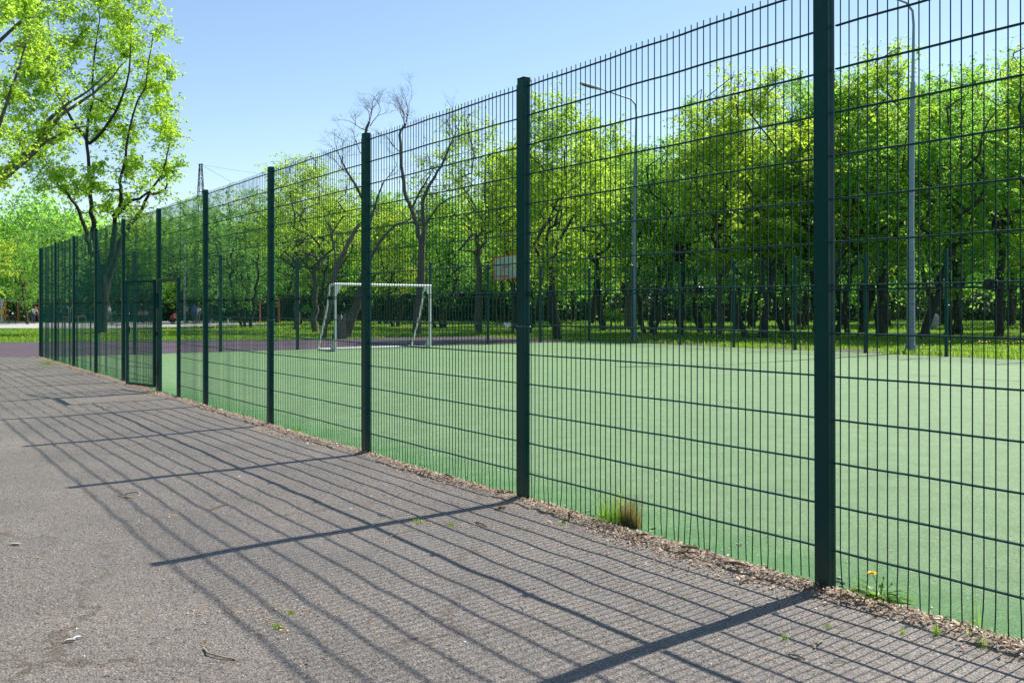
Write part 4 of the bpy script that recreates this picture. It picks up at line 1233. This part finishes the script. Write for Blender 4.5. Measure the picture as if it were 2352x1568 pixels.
# broken stump at foot of leaning bare tree
mb = MB(); ring = []
for k in range(10):
    a_ = 2 * math.pi * k / 10; ring.append((math.cos(a_), math.sin(a_)))
hs = [random.uniform(.7, 1.25) for _ in range(10)]
vs = [(x * .33, y * .33, 0) for x, y in ring] + [(x * .24 + .05, y * .24, .5) for x, y in ring] + [(x * .20 + .1, y * .20, hs[i]) for i, (x, y) in enumerate(ring)] + [(.1, 0, .8)]
fs = [(r_ * 10 + i, r_ * 10 + (i + 1) % 10, r_ * 10 + 10 + (i + 1) % 10, r_ * 10 + 10 + i) for r_ in range(2) for i in range(10)] + [(20 + i, 20 + (i + 1) % 10, 30) for i in range(10)]
mb.add(vs, fs); o = mb.build('tree_stump', MAT['deadbark']); o.location = at(779, 41.6); tag(o, 'broken reddish stump leaning on the bare tree trunk behind the goal', 'stump')

# bushes
def bush(x, y, r, h, label, leaf='leaf_a'):
    p = G(x, y); p.z = -.03; t = Tree(int(x)); 
    for k in range(6):
        a_ = t.rs.uniform(0, 6.28); t.limb([(0, 0, 0), (math.cos(a_) * r * .4, math.sin(a_) * r * .4, h * .8)], .025, .01, 4, 2, .2)
    for k in range(7):
        a_ = t.rs.uniform(0, 6.28); rr = r * t.rs.random() ** .5 * .7; t.blob((math.cos(a_) * rr, math.sin(a_) * rr, h * t.rs.uniform(.35, .8)), r * .45, 14, 7)
    build_tree(t, 'bush', p, 'bark', leaf, .12, 4, label, 'bush')
bush(1405, 752, 1.0, 1.5, 'small bright bush right of the far pitch corner', 'leaf_a')
bush(1614, 752, .9, 1.5, 'small yellow green bush behind the middle of the far fence', 'leaf_c')
bush(1990, 745, 1.1, 1.7, 'bright bush left of the thick lamp post', 'leaf_a')
# boulder / white sack by the leaning tree
mb = MB(); mb.ell((0, 0, .3), (.55, .35, .42), 10, 7); mb.v = [tuple(V(p) + V((random.uniform(-1, 1), random.uniform(-1, 1), random.uniform(-1, 1))) * .05 + V((p[2] * .5, 0, p[2] * .35))) for p in mb.v]
o = mb.build('boulder', MAT['plaza']); o.location = at(2133, 62); tag(o, 'pale grey boulder behind the leaning dark trunk', 'rock')

# ------------------------------------------------------------------ goal
def goal():
    A = V((-5.24, 29.0, 0)); B = V((-2.63, 31.3, 0)); d = (B - A); L = d.length; d.normalize(); bk = V((-d.y, d.x, 0))
    root = empty('football_goal', A, math.atan2(d.y, d.x)); tag(root, 'small white tubular football goal without net at the far end of the pitch', 'goal')
    H = 2.0; r = .032
    def tb(name, pts, rr=r, sq=None):
        mb = MB(); mb.tube(pts, rr, 10); return mb.build(name, MAT['white'], root)
    for x in (0, L): tb('post', [(x, 0, 0), (x, 0, H - r)], .04)
    tb('crossbar', [(-.04, 0, H), (L + .04, 0, H)], .04)
    for x in (0, L):
        tb('top_brace', [(x, .03, H - .01), (x, .28, H - .015)], r)
        tb('rear_stay', [(x, .30, H - .02), (x, .52, H * .58), (x, 1.0, .05)], r * .9)
        tb('ground_bar', [(x, .04, .035), (x, 1.0, .035)], r)
    tb('rear_bar', [(0.02, 1.0, .04), (L - .02, 1.0, .04)], r)
    for x, s in ((0, 1), (L, -1)):
        mb = MB(); mb.add([(x + s * .04, -.008, H - .04), (x + s * .22, -.008, H - .04), (x + s * .04, -.008, H - .34), (x + s * .04, .008, H - .04), (x + s * .22, .008, H - .04), (x + s * .04, .008, H - .34)],
               [(0, 1, 2), (3, 5, 4), (0, 3, 4, 1), (1, 4, 5, 2), (2, 5, 3, 0)]); mb.build('gusset', MAT['white'], root)
        mb = MB(); mb.add([(x - .012, .04, .07), (x - .012, .26, .07), (x - .012, .04, .42), (x + .012, .04, .07), (x + .012, .26, .07), (x + .012, .04, .42)],
               [(0, 1, 2), (3, 5, 4), (0, 3, 4, 1), (1, 4, 5, 2), (2, 5, 3, 0)]); mb.build('gusset', MAT['white'], root)
goal()

# ------------------------------------------------------------------ basketball hoop
def hoop():
    Z = 47.0; c = W(1161, 614.5, Z); root = empty('basketball_hoop', (c.x + .35, c.y + .9, -.03), 0)
    tag(root, 'basketball backboard with red frame on a post beyond the end fence', 'hoop')
    o = V(root.location)
    th = math.radians(-54); ax = V((math.cos(th), math.sin(th), 0)) * -1; ax = V((math.cos(math.radians(38)), -math.sin(math.radians(38)) * 1.0, 0))
    ax = V((.60, -.80, 0)); nrm_b = V((-.80, -.60, 0)); cc = c - o
    w, h = .88, .53; tl = .025
    def P_(a, b, n=0): return cc + ax * a + V((0, 0, b + a * .05)) + nrm_b * n
    mb = MB()
    def slab(a0, a1, b0, b1, t=.012, n=0):
        q = [P_(a0, b0, n - t), P_(a1, b0, n - t), P_(a1, b1, n - t), P_(a0, b1, n - t), P_(a0, b0, n + t), P_(a1, b0, n + t), P_(a1, b1, n + t), P_(a0, b1, n + t)]
        mb.add(q, [(0, 3, 2, 1), (4, 5, 6, 7), (0, 1, 5, 4), (1, 2, 6, 5), (2, 3, 7, 6), (3, 0, 4, 7)])
    slab(-w, w, -h, h, .006); 
    m, nt, out = newmat('cloudy_acrylic'); p = principled(nt, out, (.62, .72, .64), .4); p.inputs['Alpha'].default_value = .75
    mb.build('board', m, root)
    mb = MB()
    for a0, a1, b0, b1 in ((-w, w, h, h + .06), (-w, w, -h - .06, -h), (-w - .06, -w, -h - .06, h + .06), (w, w + .06, -h - .06, h + .06)): slab(a0, a1, b0, b1, .02)
    mb.build('board_frame', MAT['boardred'], root)
    mb = MB()
    for a0, a1, b0, b1 in ((-.28, .28, .0, .05), (-.28, .28, -.45, -.39), (-.28, -.23, -.39, .0), (.23, .28, -.39, .0)): slab(a0, a1, b0, b1, .004, .014)
    mb.build('target_square', MAT['boardred'], root)
    mb = MB(); cr = cc + nrm_b * .40 + V((0, 0, -.42))
    ring = [cr + (nrm_b * math.cos(t) + ax * math.sin(t)) * .225 for t in np.linspace(0, 2 * math.pi, 21)]
    mb.tube(ring, .012, 6, False); mb.tube([cc + V((0, 0, -.42)), cr - nrm_b * .225], .02, 6); mb.build('rim', MAT['boardred'], root)
    mb = MB(); back = -nrm_b
    mb.tube([(0, 0, 0), (0, 0, 2.2), (0, 0, 3.0)], [.075, .07, .06], 10)
    mb.tube([(0, 0, 2.9), cc + back * .1 + V((0, 0, .25))], .035, 8); mb.tube([(0, 0, 2.2), cc + back * .1 + V((0, 0, -.35))], .03, 8); mb.tube([(0, 0, 1.9), (0, 0, 2.3)], .09, 10)
    mb.build('support_post', MAT['black'], root)
hoop()

# ------------------------------------------------------------------ lamps, pylon
def lamp(x, yb, ytop, label, r0, r1, arm, zsplit, sides=10):
    p = G(x, yb); p.z = -.02; Z = p.y; H = HC + (706 - ytop) / F * Z
    root = empty('street_lamp', p); tag(root, label, 'street lamp')
    mb = MB(); mb.tube([(0, 0, 0), (.0, 0, H * zsplit * .5), (.06, 0, H * zsplit)], [r0, (r0 + r1) / 2 * 1.02, r1 * 1.15], sides, True, False); mb.tube([(0, 0, 0), (0, 0, .25)], r0 * 1.25, sides, True, False); mb.build('pole', MAT['lamp'], root)
    ah, ax_, ay_, up = arm
    mb = MB(); mb.tube([(.06, 0, H * zsplit), (.08, 0, H - .55), (.05, 0, H - .15), (-.12, 0, H + .08), (ax_ * .55, ay_ * .5, H + up * .6), (ax_, ay_, H + up)], [r1 * .8, r1 * .62, r1 * .6, r1 * .55, r1 * .5, r1 * .45], 10)
    mb.build('arm', MAT['lamp'], root)
    e = V((ax_, ay_, H + up)); d = V((ax_, ay_, up * .8)).normalized(); yv = V((0, 0, 1)).cross(d).normalized(); zv = d.cross(yv)
    R = Matrix((d, yv, zv)).transposed()
    mb = MB(); mb.box(e + d * .42, (.85, .22, .085), mat=R, bevel=.02); mb.box(e + d * .02, (.2, .1, .1), mat=R, bevel=.02); mb.build('lamp_head', MAT['greywhite'], root)
    mb = MB(); mb.box(e + d * .50 - zv * .05, (.5, .16, .03), mat=R, bevel=.01); mb.build('lamp_glass', MAT['plastic'], root)
    mb = MB(); mb.box((0, -r0 * .96, .55), (.10, .03, .30), bevel=.006); mb.build('hatch', MAT['lamp'], root)
    return root
lamp(1457, 779.5, 232, 'slender grey street lamp with a long arm reaching left above the trees', .105, .062, (0, -1.45, -.3, .45), .80)
lamp(2092, 811, 12, 'thick grey street lamp standing at the far side fence, head above the picture', .125, .06, (0, -1.3, -.3, .4), .78, 8)
# slim white lamp far beyond the gate
p = at(424, 84); root = empty('street_lamp', p); tag(root, 'distant slim white lamp post seen beyond the doorway', 'street lamp')
mb = MB(); mb.tube([(0, 0, 0), (0, 0, 6.8)], [.10, .05], 8); mb.build('pole', MAT['greywhite'], root)
mb = MB(); mb.tube([(0, 0, 6.8), (0, 0, 7.1)], [.06, .16], 10); mb.ell((0, 0, 7.2), (.2, .2, .16), 10, 6); mb.build('lamp_head', MAT['greywhite'], root)

# pylon and overhead wire
Zp = 210; pb = at(461, Zp); py = empty('pylon', pb); tag(py, 'narrow dark lattice power pylon above the trees at left', 'pylon')
H = HC + (706 - 378) / F * Zp; mb = MB()
bw, tw_ = 1.7, .25
leg = lambda sx, sy, t: V((sx * (bw + (tw_ - bw) * t), sy * (bw + (tw_ - bw) * t), H * t))
for sx in (-1, 1):
    for sy in (-1, 1): mb.tube([leg(sx, sy, 0), leg(sx, sy, 1)], .085, 4)
nl = 11
for i in range(nl):
    t0, t1 = i / nl, (i + 1) / nl
    for sx, sy, sx2, sy2 in ((-1, -1, 1, -1), (1, -1, 1, 1), (1, 1, -1, 1), (-1, 1, -1, -1)):
        mb.tube([leg(sx, sy, t0), leg(sx2, sy2, t1)], .04, 3, False); mb.tube([leg(sx2, sy2, t0), leg(sx, sy, t1)], .04, 3, False); mb.tube([leg(sx, sy, t1), leg(sx2, sy2, t1)], .06, 3, False)
mb.build('lattice', MAT['black'], py)
mb = MB(); mb.tube([(-.5, 0, H + .1), (.5, 0, H + .1)], .12, 4); mb.build('crossarm', MAT['black'], py)
for nm, y_end, lb in ((0, 348, 'thin power line running right from the pylon top'), (1, 470, 'lower power line sloping away from the pylon')):
    a_ = V((pb.x, pb.y, H)); b_ = W(1010, y_end, 330 if nm == 0 else 300); mb = MB()
    mb.tube([(a_ + (b_ - a_) * t) - a_ - V((0, 0, 5.0 * 4 * t * (1 - t) * (1 if nm == 0 else 1.6))) for t in np.linspace(0, 1, 16)], .035, 4)
    o = mb.build('power_line', MAT['lamp']); o.location = a_; tag(o, lb, 'wire')

# ------------------------------------------------------------------ exercise equipment
def tubes(parent, name, mat, lst):
    mb = MB()
    for pts, r in lst: mb.tube(pts, r, 8)
    return mb.build(name, MAT[mat], parent)
Zq = 84
def rel(root):
    o = V(root.location); return lambda x, y, dz=0: W(x, y, Zq + dz) - o
e = empty('exercise_machine', at(4, Zq)); r_ = rel(e); tag(e, 'yellow seated exercise machine with a white column at the left edge', 'exercise machine')
tubes(e, 'column', 'greywhite', [([r_(4, 741), r_(4, 686)], .09)])
mb = MB(); mb.box(r_(3.5, 717, -.2), (.42, .08, .40), bevel=.02); mb.build('backrest', MAT['yellow'], e)
tubes(e, 'handle', 'yellow', [([r_(6, 694), r_(9, 695), r_(10, 702), r_(10.5, 712), r_(11, 714)], .035)])
tubes(e, 'seat_hoop', 'yellow', [([r_(4, 723), r_(8, 722), r_(10, 729), r_(9, 737), r_(5, 738)], .035)])
tubes(e, 'foot_bar', 'greywhite', [([r_(8, 723), r_(18, 723), r_(19, 728)], .03)])
e = empty('pull_up_frame', at(27, Zq)); r_ = rel(e); tag(e, 'pull up frame with one orange and one dull red post', 'exercise frame')
tubes(e, 'post', 'orange', [([r_(13, 740), r_(13, 690)], .055)]); tubes(e, 'post', 'redpaint', [([r_(42, 740), r_(42, 690)], .06)])
tubes(e, 'post', 'redpaint', [([r_(90, 740, 1), r_(90, 697, 1)], .06)])
tubes(e, 'bar', 'greywhite', [([r_(5, 690), r_(42, 690.5)], .03)]); tubes(e, 'bar', 'greywhite', [([r_(42, 697), r_(90, 698, 1)], .03)])
e = empty('parallel_bars', at(28, 78)); Zq = 78; r_ = rel(e); tag(e, 'low black parallel bars on the plaza by the pull up frame', 'exercise frame')
tubes(e, 'bar', 'black', [([r_(18, 726), r_(36, 726)], .03), ([r_(18, 727, 1), r_(36, 727, 1)], .03)])
tubes(e, 'leg', 'black', [([r_(18.5, 744), r_(18.5, 726)], .03)]); tubes(e, 'leg', 'black', [([r_(22, 743, 1), r_(22, 727, 1)], .03)]); tubes(e, 'leg', 'black', [([r_(36, 744), r_(36, 726)], .03)])
Zq = 82
e = empty('exercise_machine', at(160, Zq)); r_ = rel(e); tag(e, 'white column exercise machine seen through the mesh', 'exercise machine')
tubes(e, 'column', 'greywhite', [([r_(160, 742), r_(160, 705)], .09)]); tubes(e, 'handlebar', 'greywhite', [([r_(154, 705), r_(157, 708), r_(167, 706)], .035)]); tubes(e, 'pedal_arm', 'yellow', [([r_(160, 735), r_(146, 734), r_(144, 742)], .035)])
mb = MB(); mb.box(r_(150, 728), (.4, .3, .07), bevel=.02); mb.build('seat', MAT['yellow'], e)
e = empty('exercise_machine', at(190, Zq)); r_ = rel(e); tag(e, 'low exercise bench with a curved white hoop end', 'exercise machine')
tubes(e, 'hoop', 'greywhite', [([r_(186, 724), r_(193, 724), r_(197, 729), r_(198, 740)], .035)])
mb = MB(); mb.box(r_(182, 727), (.6, .35, .08), bevel=.02); mb.build('seat', MAT['yellow'], e); tubes(e, 'leg', 'greywhite', [([r_(180, 743), r_(180, 727)], .04)])
Zq = 80
e = empty('pull_up_frame', at(620, Zq)); r_ = rel(e); tag(e, 'pair of orange red posts with a bar on the lawn behind the fourth post', 'exercise frame')
tubes(e, 'post', 'redpaint', [([r_(597, 742), r_(597, 683)], .06)]); tubes(e, 'post', 'redpaint', [([r_(640, 742), r_(640, 682)], .06)]); tubes(e, 'bar', 'greywhite', [([r_(597, 687), r_(640, 686)], .03)])
e = empty('bench', at(505, 82)); tag(e, 'low dark bench on the plaza right of the people', 'bench')
mb = MB(); mb.box((0, 0, .45), (1.6, .4, .06), bevel=.01); mb.build('seat', MAT['black'], e)
for sx in (-.65, .65):
    mb = MB(); mb.box((sx, 0, .21), (.08, .36, .42), bevel=.01); mb.build('leg', MAT['greywhite'], e)

# ------------------------------------------------------------------ people
def skin_mesh(name, joints, edges, radii, mat, parent, sub=1, root_i=0):
    me = bpy.data.meshes.new(name + '_sk'); keys = list(joints); ix = {k: i for i, k in enumerate(keys)}
    me.from_pydata([tuple(joints[k]) for k in keys], [(ix[a], ix[b]) for a, b in edges], [])
    o = bpy.data.objects.new(name + '_sk', me); COL.objects.link(o)
    md = o.modifiers.new('s', 'SKIN'); md.use_smooth_shade = True
    for k in keys:
        v_ = me.skin_vertices[0].data[ix[k]]; rr = radii[k]; v_.radius = rr if isinstance(rr, tuple) else (rr, rr)
        v_.use_root = (ix[k] == root_i)
    s_ = o.modifiers.new('d', 'SUBSURF'); s_.levels = sub; s_.render_levels = sub
    bpy.context.view_layer.update(); dg = bpy.context.evaluated_depsgraph_get()
    nm = bpy.data.meshes.new_from_object(o.evaluated_get(dg)); nm.name = name
    bpy.data.objects.remove(o)
    for p in nm.polygons: p.use_smooth = True
    return link_mesh(name, nm, mat, parent)

def person(x, Z, yfeet_unused, h, rz, label, top, bottom, pose='stand', shorts=False, cap=None, hair=True):
    base = at(x, Z); base.z = 0
    root = empty('person', base, rz); tag(root, label, 'person')
    s = h / 1.7
    J = dict(pel=(0, 0, .93), spine=(0, -.01, 1.12), chest=(0, 0, 1.30), neck=(0, .01, 1.46), head=(0, -.01, 1.56), crown=(0, -.01, 1.64),
             hl=(.09, 0, .88), hr=(-.09, 0, .88), kl=(.10, -.02, .49), kr=(-.10, -.02, .49), al=(.10, .02, .09), ar=(-.10, .02, .09), tl=(.11, -.13, .03), tr=(-.11, -.13, .03),
             sl=(.17, 0, 1.39), sr=(-.17, 0, 1.39), el=(.24, .02, 1.12), er=(-.24, .02, 1.12), wl=(.26, -.04, .89), wr=(-.26, -.04, .89), ml=(.265, -.06, .82), mr=(-.265, -.06, .82))
    if pose == 'walk':
        J.update(kl=(.09, -.17, .51), al=(.09, -.12, .12), tl=(.09, -.26, .06), kr=(-.09, .05, .49), ar=(-.09, .30, .13), tr=(-.09, .20, .04),
                 el=(.25, .14, 1.15), wl=(.30, .22, .95), ml=(.31, .24, .88), er=(-.25, -.10, 1.14), wr=(-.28, -.25, .98), mr=(-.28, -.30, .93))
    if pose == 'bend':
        J.update(spine=(0, -.08, 1.10), chest=(0, -.20, 1.24), neck=(0, -.32, 1.34), head=(0, -.41, 1.38), crown=(0, -.46, 1.42), sl=(.17, -.24, 1.31), sr=(-.17, -.24, 1.31),
                 el=(.20, -.34, 1.04), er=(-.20, -.34, 1.04), wl=(.16, -.50, .90), wr=(-.16, -.50, .90), ml=(.14, -.56, .85), mr=(-.14, -.56, .85))
    if pose == 'crouch':
        J.update(pel=(0, .14, .42), spine=(0, .06, .58), chest=(0, -.08, .74), neck=(0, -.22, .86), head=(0, -.32, .90), crown=(0, -.38, .94), hl=(.1, .12, .38), hr=(-.1, .12, .38),
                 kl=(.16, -.26, .46), kr=(-.16, -.24, .46), al=(.13, -.02, .09), ar=(-.13, .0, .09), tl=(.14, -.18, .03), tr=(-.14, -.16, .03),
                 sl=(.17, -.12, .80), sr=(-.17, -.12, .80), el=(.22, -.32, .62), er=(-.22, -.32, .62), wl=(.12, -.50, .52), wr=(-.12, -.50, .52), ml=(.09, -.56, .49), mr=(-.09, -.56, .49))
    if pose == 'sit':
        J.update(pel=(0, .05, .50), spine=(0, .05, .70), chest=(0, .02, .88), neck=(0, 0, 1.04), head=(0, -.03, 1.14), crown=(0, -.03, 1.22), hl=(.1, .03, .48), hr=(-.1, .03, .48), kl=(.12, -.40, .50), kr=(-.12, -.40, .50),
                 al=(.12, -.38, .09), ar=(-.12, -.38, .09), tl=(.12, -.52, .03), tr=(-.12, -.52, .03), sl=(.17, 0, .97), sr=(-.17, 0, .97), el=(.23, -.05, .70), er=(-.23, -.05, .70), wl=(.16, -.28, .62), wr=(-.16, -.28, .62), ml=(.14, -.35, .60), mr=(-.14, -.35, .60))
    J = {k: V(v) * s for k, v in J.items()}
    E = [('pel', 'spine'), ('spine', 'chest'), ('chest', 'neck'), ('neck', 'head'), ('head', 'crown'), ('pel', 'hl'), ('pel', 'hr'), ('hl', 'kl'), ('hr', 'kr'), ('kl', 'al'), ('kr', 'ar'), ('al', 'tl'), ('ar', 'tr'),
         ('chest', 'sl'), ('chest', 'sr'), ('sl', 'el'), ('sr', 'er'), ('el', 'wl'), ('er', 'wr'), ('wl', 'ml'), ('wr', 'mr')]
    R = dict(pel=.13, spine=.115, chest=.13, neck=.055, head=.085, crown=.075, hl=.09, hr=.09, kl=.058, kr=.058, al=.04, ar=.04, tl=.035, tr=.035, sl=.06, sr=.06, el=.042, er=.042, wl=.028, wr=.028, ml=.032, mr=.032)
    # five fingers on each hand
    for sd in ('l', 'r'):
        hd = (J['m' + sd] - J['w' + sd]).normalized(); sg = 1 if sd == 'l' else -1
        side = V((0, 1, 0)) - hd * hd.y; side.normalize(); pal = hd.cross(side)
        for i, (off, ln) in enumerate(((-.030, .065), (-.010, .078), (.010, .072), (.028, .055))):
            a_ = 'f%s%da' % (sd, i); b_ = 'f%s%db' % (sd, i)
            J[a_] = J['m' + sd] + side * off * s + hd * .03 * s; J[b_] = J[a_] + hd * ln * s * .8 - V((sg * .02, 0, 0)) * s
            E += [('m' + sd, a_), (a_, b_)]; R[a_] = .010; R[b_] = .008
        J['th' + sd] = J['w' + sd] + hd * .05 * s - side * .055 * s; E.append(('w' + sd, 'th' + sd)); R['th' + sd] = .010
    R = {k: v * s for k, v in R.items()}
    skin_mesh('body', J, E, R, MAT['skin'], root, 1)
    hd = J['head']; up = (J['crown'] - J['neck']).normalized(); fw = V((0, -1, 0)) - up * up.dot(V((0, -1, 0))); fw.normalize(); rt = fw.cross(up)
    mb = MB(); mb.ell(hd + fw * .095 * s, (.012 * s, .018 * s, .02 * s), 6, 5)
    for sg in (1, -1): mb.ell(hd + rt * sg * .088 * s, (.012 * s, .02 * s, .03 * s), 6, 5)
    mb.build('face', MAT['skin'], root)
    mb = MB()
    for sg in (1, -1): mb.ell(hd + fw * .083 * s + rt * sg * .032 * s + up * .02 * s, (.010 * s,) * 3, 6, 4)
    mb.ell(hd + fw * .083 * s - up * .045 * s, (.022 * s, .008 * s, .006 * s), 6, 4); mb.build('eyes_and_mouth', MAT['hair'], root)
    RM = Matrix((rt, -fw, up)).transposed()
    if cap:
        mb = MB(); mb.ell(J['crown'] + up * -.005 * s, (.100 * s, .11 * s, .075 * s), 10, 7, RM); mb.box(J['crown'] + fw * .13 * s - up * .03 * s, (.13 * s, .10 * s, .012 * s), mat=RM, bevel=.003); mb.build('cap', clothmat('cap_cloth', cap), root)
    elif hair:
        mb = MB(); mb.ell(J['crown'] - fw * .018 * s, (.092 * s, .098 * s, .085 * s), 10, 7, RM); mb.build('hair', MAT['hair'], root)
    ja = {k: J[k] for k in ('pel', 'spine', 'chest', 'nk', 'sl', 'sr', 'sel', 'ser') if k in J}
    ja['nk'] = J['chest'].lerp(J['neck'], .55); ja['sel'] = J['sl'].lerp(J['el'], .75); ja['ser'] = J['sr'].lerp(J['er'], .75)
    skin_mesh('shirt', ja, [('pel', 'spine'), ('spine', 'chest'), ('chest', 'nk'), ('chest', 'sl'), ('chest', 'sr'), ('sl', 'sel'), ('sr', 'ser')],
              dict(pel=.145 * s, spine=.145 * s, chest=.155 * s, nk=.09 * s, sl=.082 * s, sr=.082 * s, sel=.066 * s, ser=.066 * s), clothmat('shirt_cloth', top), root)
    f_ = .9 if shorts else 1.0
    jb = {k: J[k] for k in ('pel', 'hl', 'hr')}; rb_ = dict(pel=.155 * s, hl=.115 * s, hr=.115 * s); eb = [('pel', 'hl'), ('pel', 'hr')]
    jb['kl2'] = J['hl'].lerp(J['kl'], f_); jb['kr2'] = J['hr'].lerp(J['kr'], f_); rb_['kl2'] = rb_['kr2'] = .085 * s; eb += [('hl', 'kl2'), ('hr', 'kr2')]
    if not shorts:
        jb['al2'] = J['kl'].lerp(J['al'], .95); jb['ar2'] = J['kr'].lerp(J['ar'], .95); rb_['al2'] = rb_['ar2'] = .06 * s; eb += [('kl2', 'al2'), ('kr2', 'ar2')]
    skin_mesh('shorts' if shorts else 'trousers', jb, eb, rb_, clothmat('bottom_cloth', bottom), root)
    for sd in 'lr':
        mb = MB(); mb.tube([J['a' + sd] + V((0, .05, -.03)) * s, J['a' + sd].lerp(J['t' + sd], .5) - V((0, 0, .02)) * s, J['t' + sd] - V((0, .03, 0)) * s], [.045 * s, .047 * s, .04 * s], 8); mb.build('shoe', MAT['greywhite'] if shorts else MAT['black'], root)
    return root, J, s
person(76, 80, 0, 1.50, math.radians(60), 'person in light blue hoodie, dark trousers and red cap bending forward', (.35, .62, .75), (.04, .045, .09), 'bend', cap=(.75, .02, .05))
person(251, 74, 0, 1.55, math.radians(95), 'person in grey t-shirt and shorts walking right of the maple trunk', (.60, .62, .62), (.12, .2, .26), 'walk', shorts=True)
person(396, 76, 0, 1.55, math.radians(80), 'person in red jacket and black trousers crouching in the doorway view', (.55, .02, .04), (.012, .012, .015), 'crouch')
pr, J, s = person(446, 78, 0, 1.60, math.radians(175), 'person in navy trousers carrying a blue backpack, back turned', (.10, .16, .35), (.03, .045, .08), 'stand')
person(455, 80, 0, 1.52, math.radians(185), 'person in white t-shirt beside the one with the blue backpack', (.75, .78, .80), (.18, .24, .32), 'stand')
person(323, 84, 0, 1.62, math.radians(20), 'person in pale pink top sitting behind the gate leaf, left of two', (.55, .35, .33), (.05, .05, .06), 'sit')
person(336, 84, 0, 1.62, math.radians(-20), 'person in light grey top sitting behind the gate leaf, right of two', (.55, .56, .60), (.05, .05, .07), 'sit')
person(352, 86, 0, 1.62, math.radians(30), 'person in black clothes and red cap seen past the gate leaf edge', (.03, .03, .035), (.03, .03, .035), 'stand', cap=(.7, .04, .06))
person(424 + 3, 88, 0, 1.66, math.radians(160), 'person in pale blue top standing at the slim white lamp', (.45, .55, .66), (.06, .07, .1), 'stand')
# stool row for the sitters
for x, lb in ((323, 'low wooden stool under the person in pink'), (336, 'low wooden stool under the person in light grey')):
    mb = MB(); mb.box((0, .05, .36), (.5, .36, .06), bevel=.01)
    for sx in (-.2, .2): mb.box((sx, .05, .165), (.05, .3, .33))
    o = mb.build('stool', MAT['stick']); o.location = at(x, 84) + V((0, 0, .03)); tag(o, lb, 'stool')
bp = MB(); bp.box((0, 0, 0), (.30, .17, .42), bevel=.05); bp.box((0, .10, -.06), (.22, .06, .2), bevel=.02)
for sx in (-.1, .1): bp.tube([(sx, -.08, .18), (sx * 1.1, -.27, .20), (sx * 1.2, -.30, 0), (sx, -.08, -.16)], .02, 6)
o = bp.build('backpack', clothmat('blue_nylon', (.01, .08, .55))); o.rotation_euler = (0, 0, math.radians(175))
o.location = pr.location + Matrix.Rotation(math.radians(175), 3, 'Z') @ (J['chest'] + V((0, .21, -.06))); tag(o, 'bright blue backpack worn by the person on the plaza', 'backpack')

# ------------------------------------------------------------------ light, sky, camera
el = math.radians(48.7); az = math.atan2(.755, .656)
sd = V((math.sin(az) * math.cos(el), math.cos(az) * math.cos(el), math.sin(el)))
sl = bpy.data.lights.new('sun', 'SUN'); sl.energy = 4.2; sl.angle = math.radians(.53); sl.color = (1.0, .955, .88)
so = bpy.data.objects.new('sun', sl); COL.objects.link(so); so.rotation_euler = sd.to_track_quat('Z', 'Y').to_euler(); so.location = sd * 60
wd = bpy.data.worlds.new('World'); scene.world = wd; wd.use_nodes = True
nt = wd.node_tree; nt.nodes.clear()
sk = nt.nodes.new('ShaderNodeTexSky'); sk.sky_type = 'NISHITA'; sk.sun_disc = False; sk.sun_elevation = el; sk.sun_rotation = az
sk.air_density = 1.0; sk.dust_density = .25; sk.ozone_density = 1.7; sk.altitude = 50
bg = nt.nodes.new('ShaderNodeBackground'); bg.inputs[1].default_value = .102
wo = nt.nodes.new('ShaderNodeOutputWorld'); nt.links.new(sk.outputs[0], bg.inputs[0]); nt.links.new(bg.outputs[0], wo.inputs[0])

cd = bpy.data.cameras.new('camera'); cam = bpy.data.objects.new('camera', cd); COL.objects.link(cam)
cam.location = (0, 0, HC); cam.rotation_euler = (math.radians(90), 0, 0)
cd.sensor_width = 36; cd.lens = 36 * F / 2352; cd.shift_y = -78 / 2352; cd.clip_end = 3000; cd.clip_start = .05
scene.camera = cam
scene.view_settings.view_transform = 'Standard'; scene.view_settings.look = 'None'; scene.view_settings.exposure = .80; scene.view_settings.gamma = 1
scene.cycles.max_bounces = 10; scene.cycles.transparent_max_bounces = 12; scene.cycles.diffuse_bounces = 6; scene.cycles.transmission_bounces = 6; scene.cycles.glossy_bounces = 3
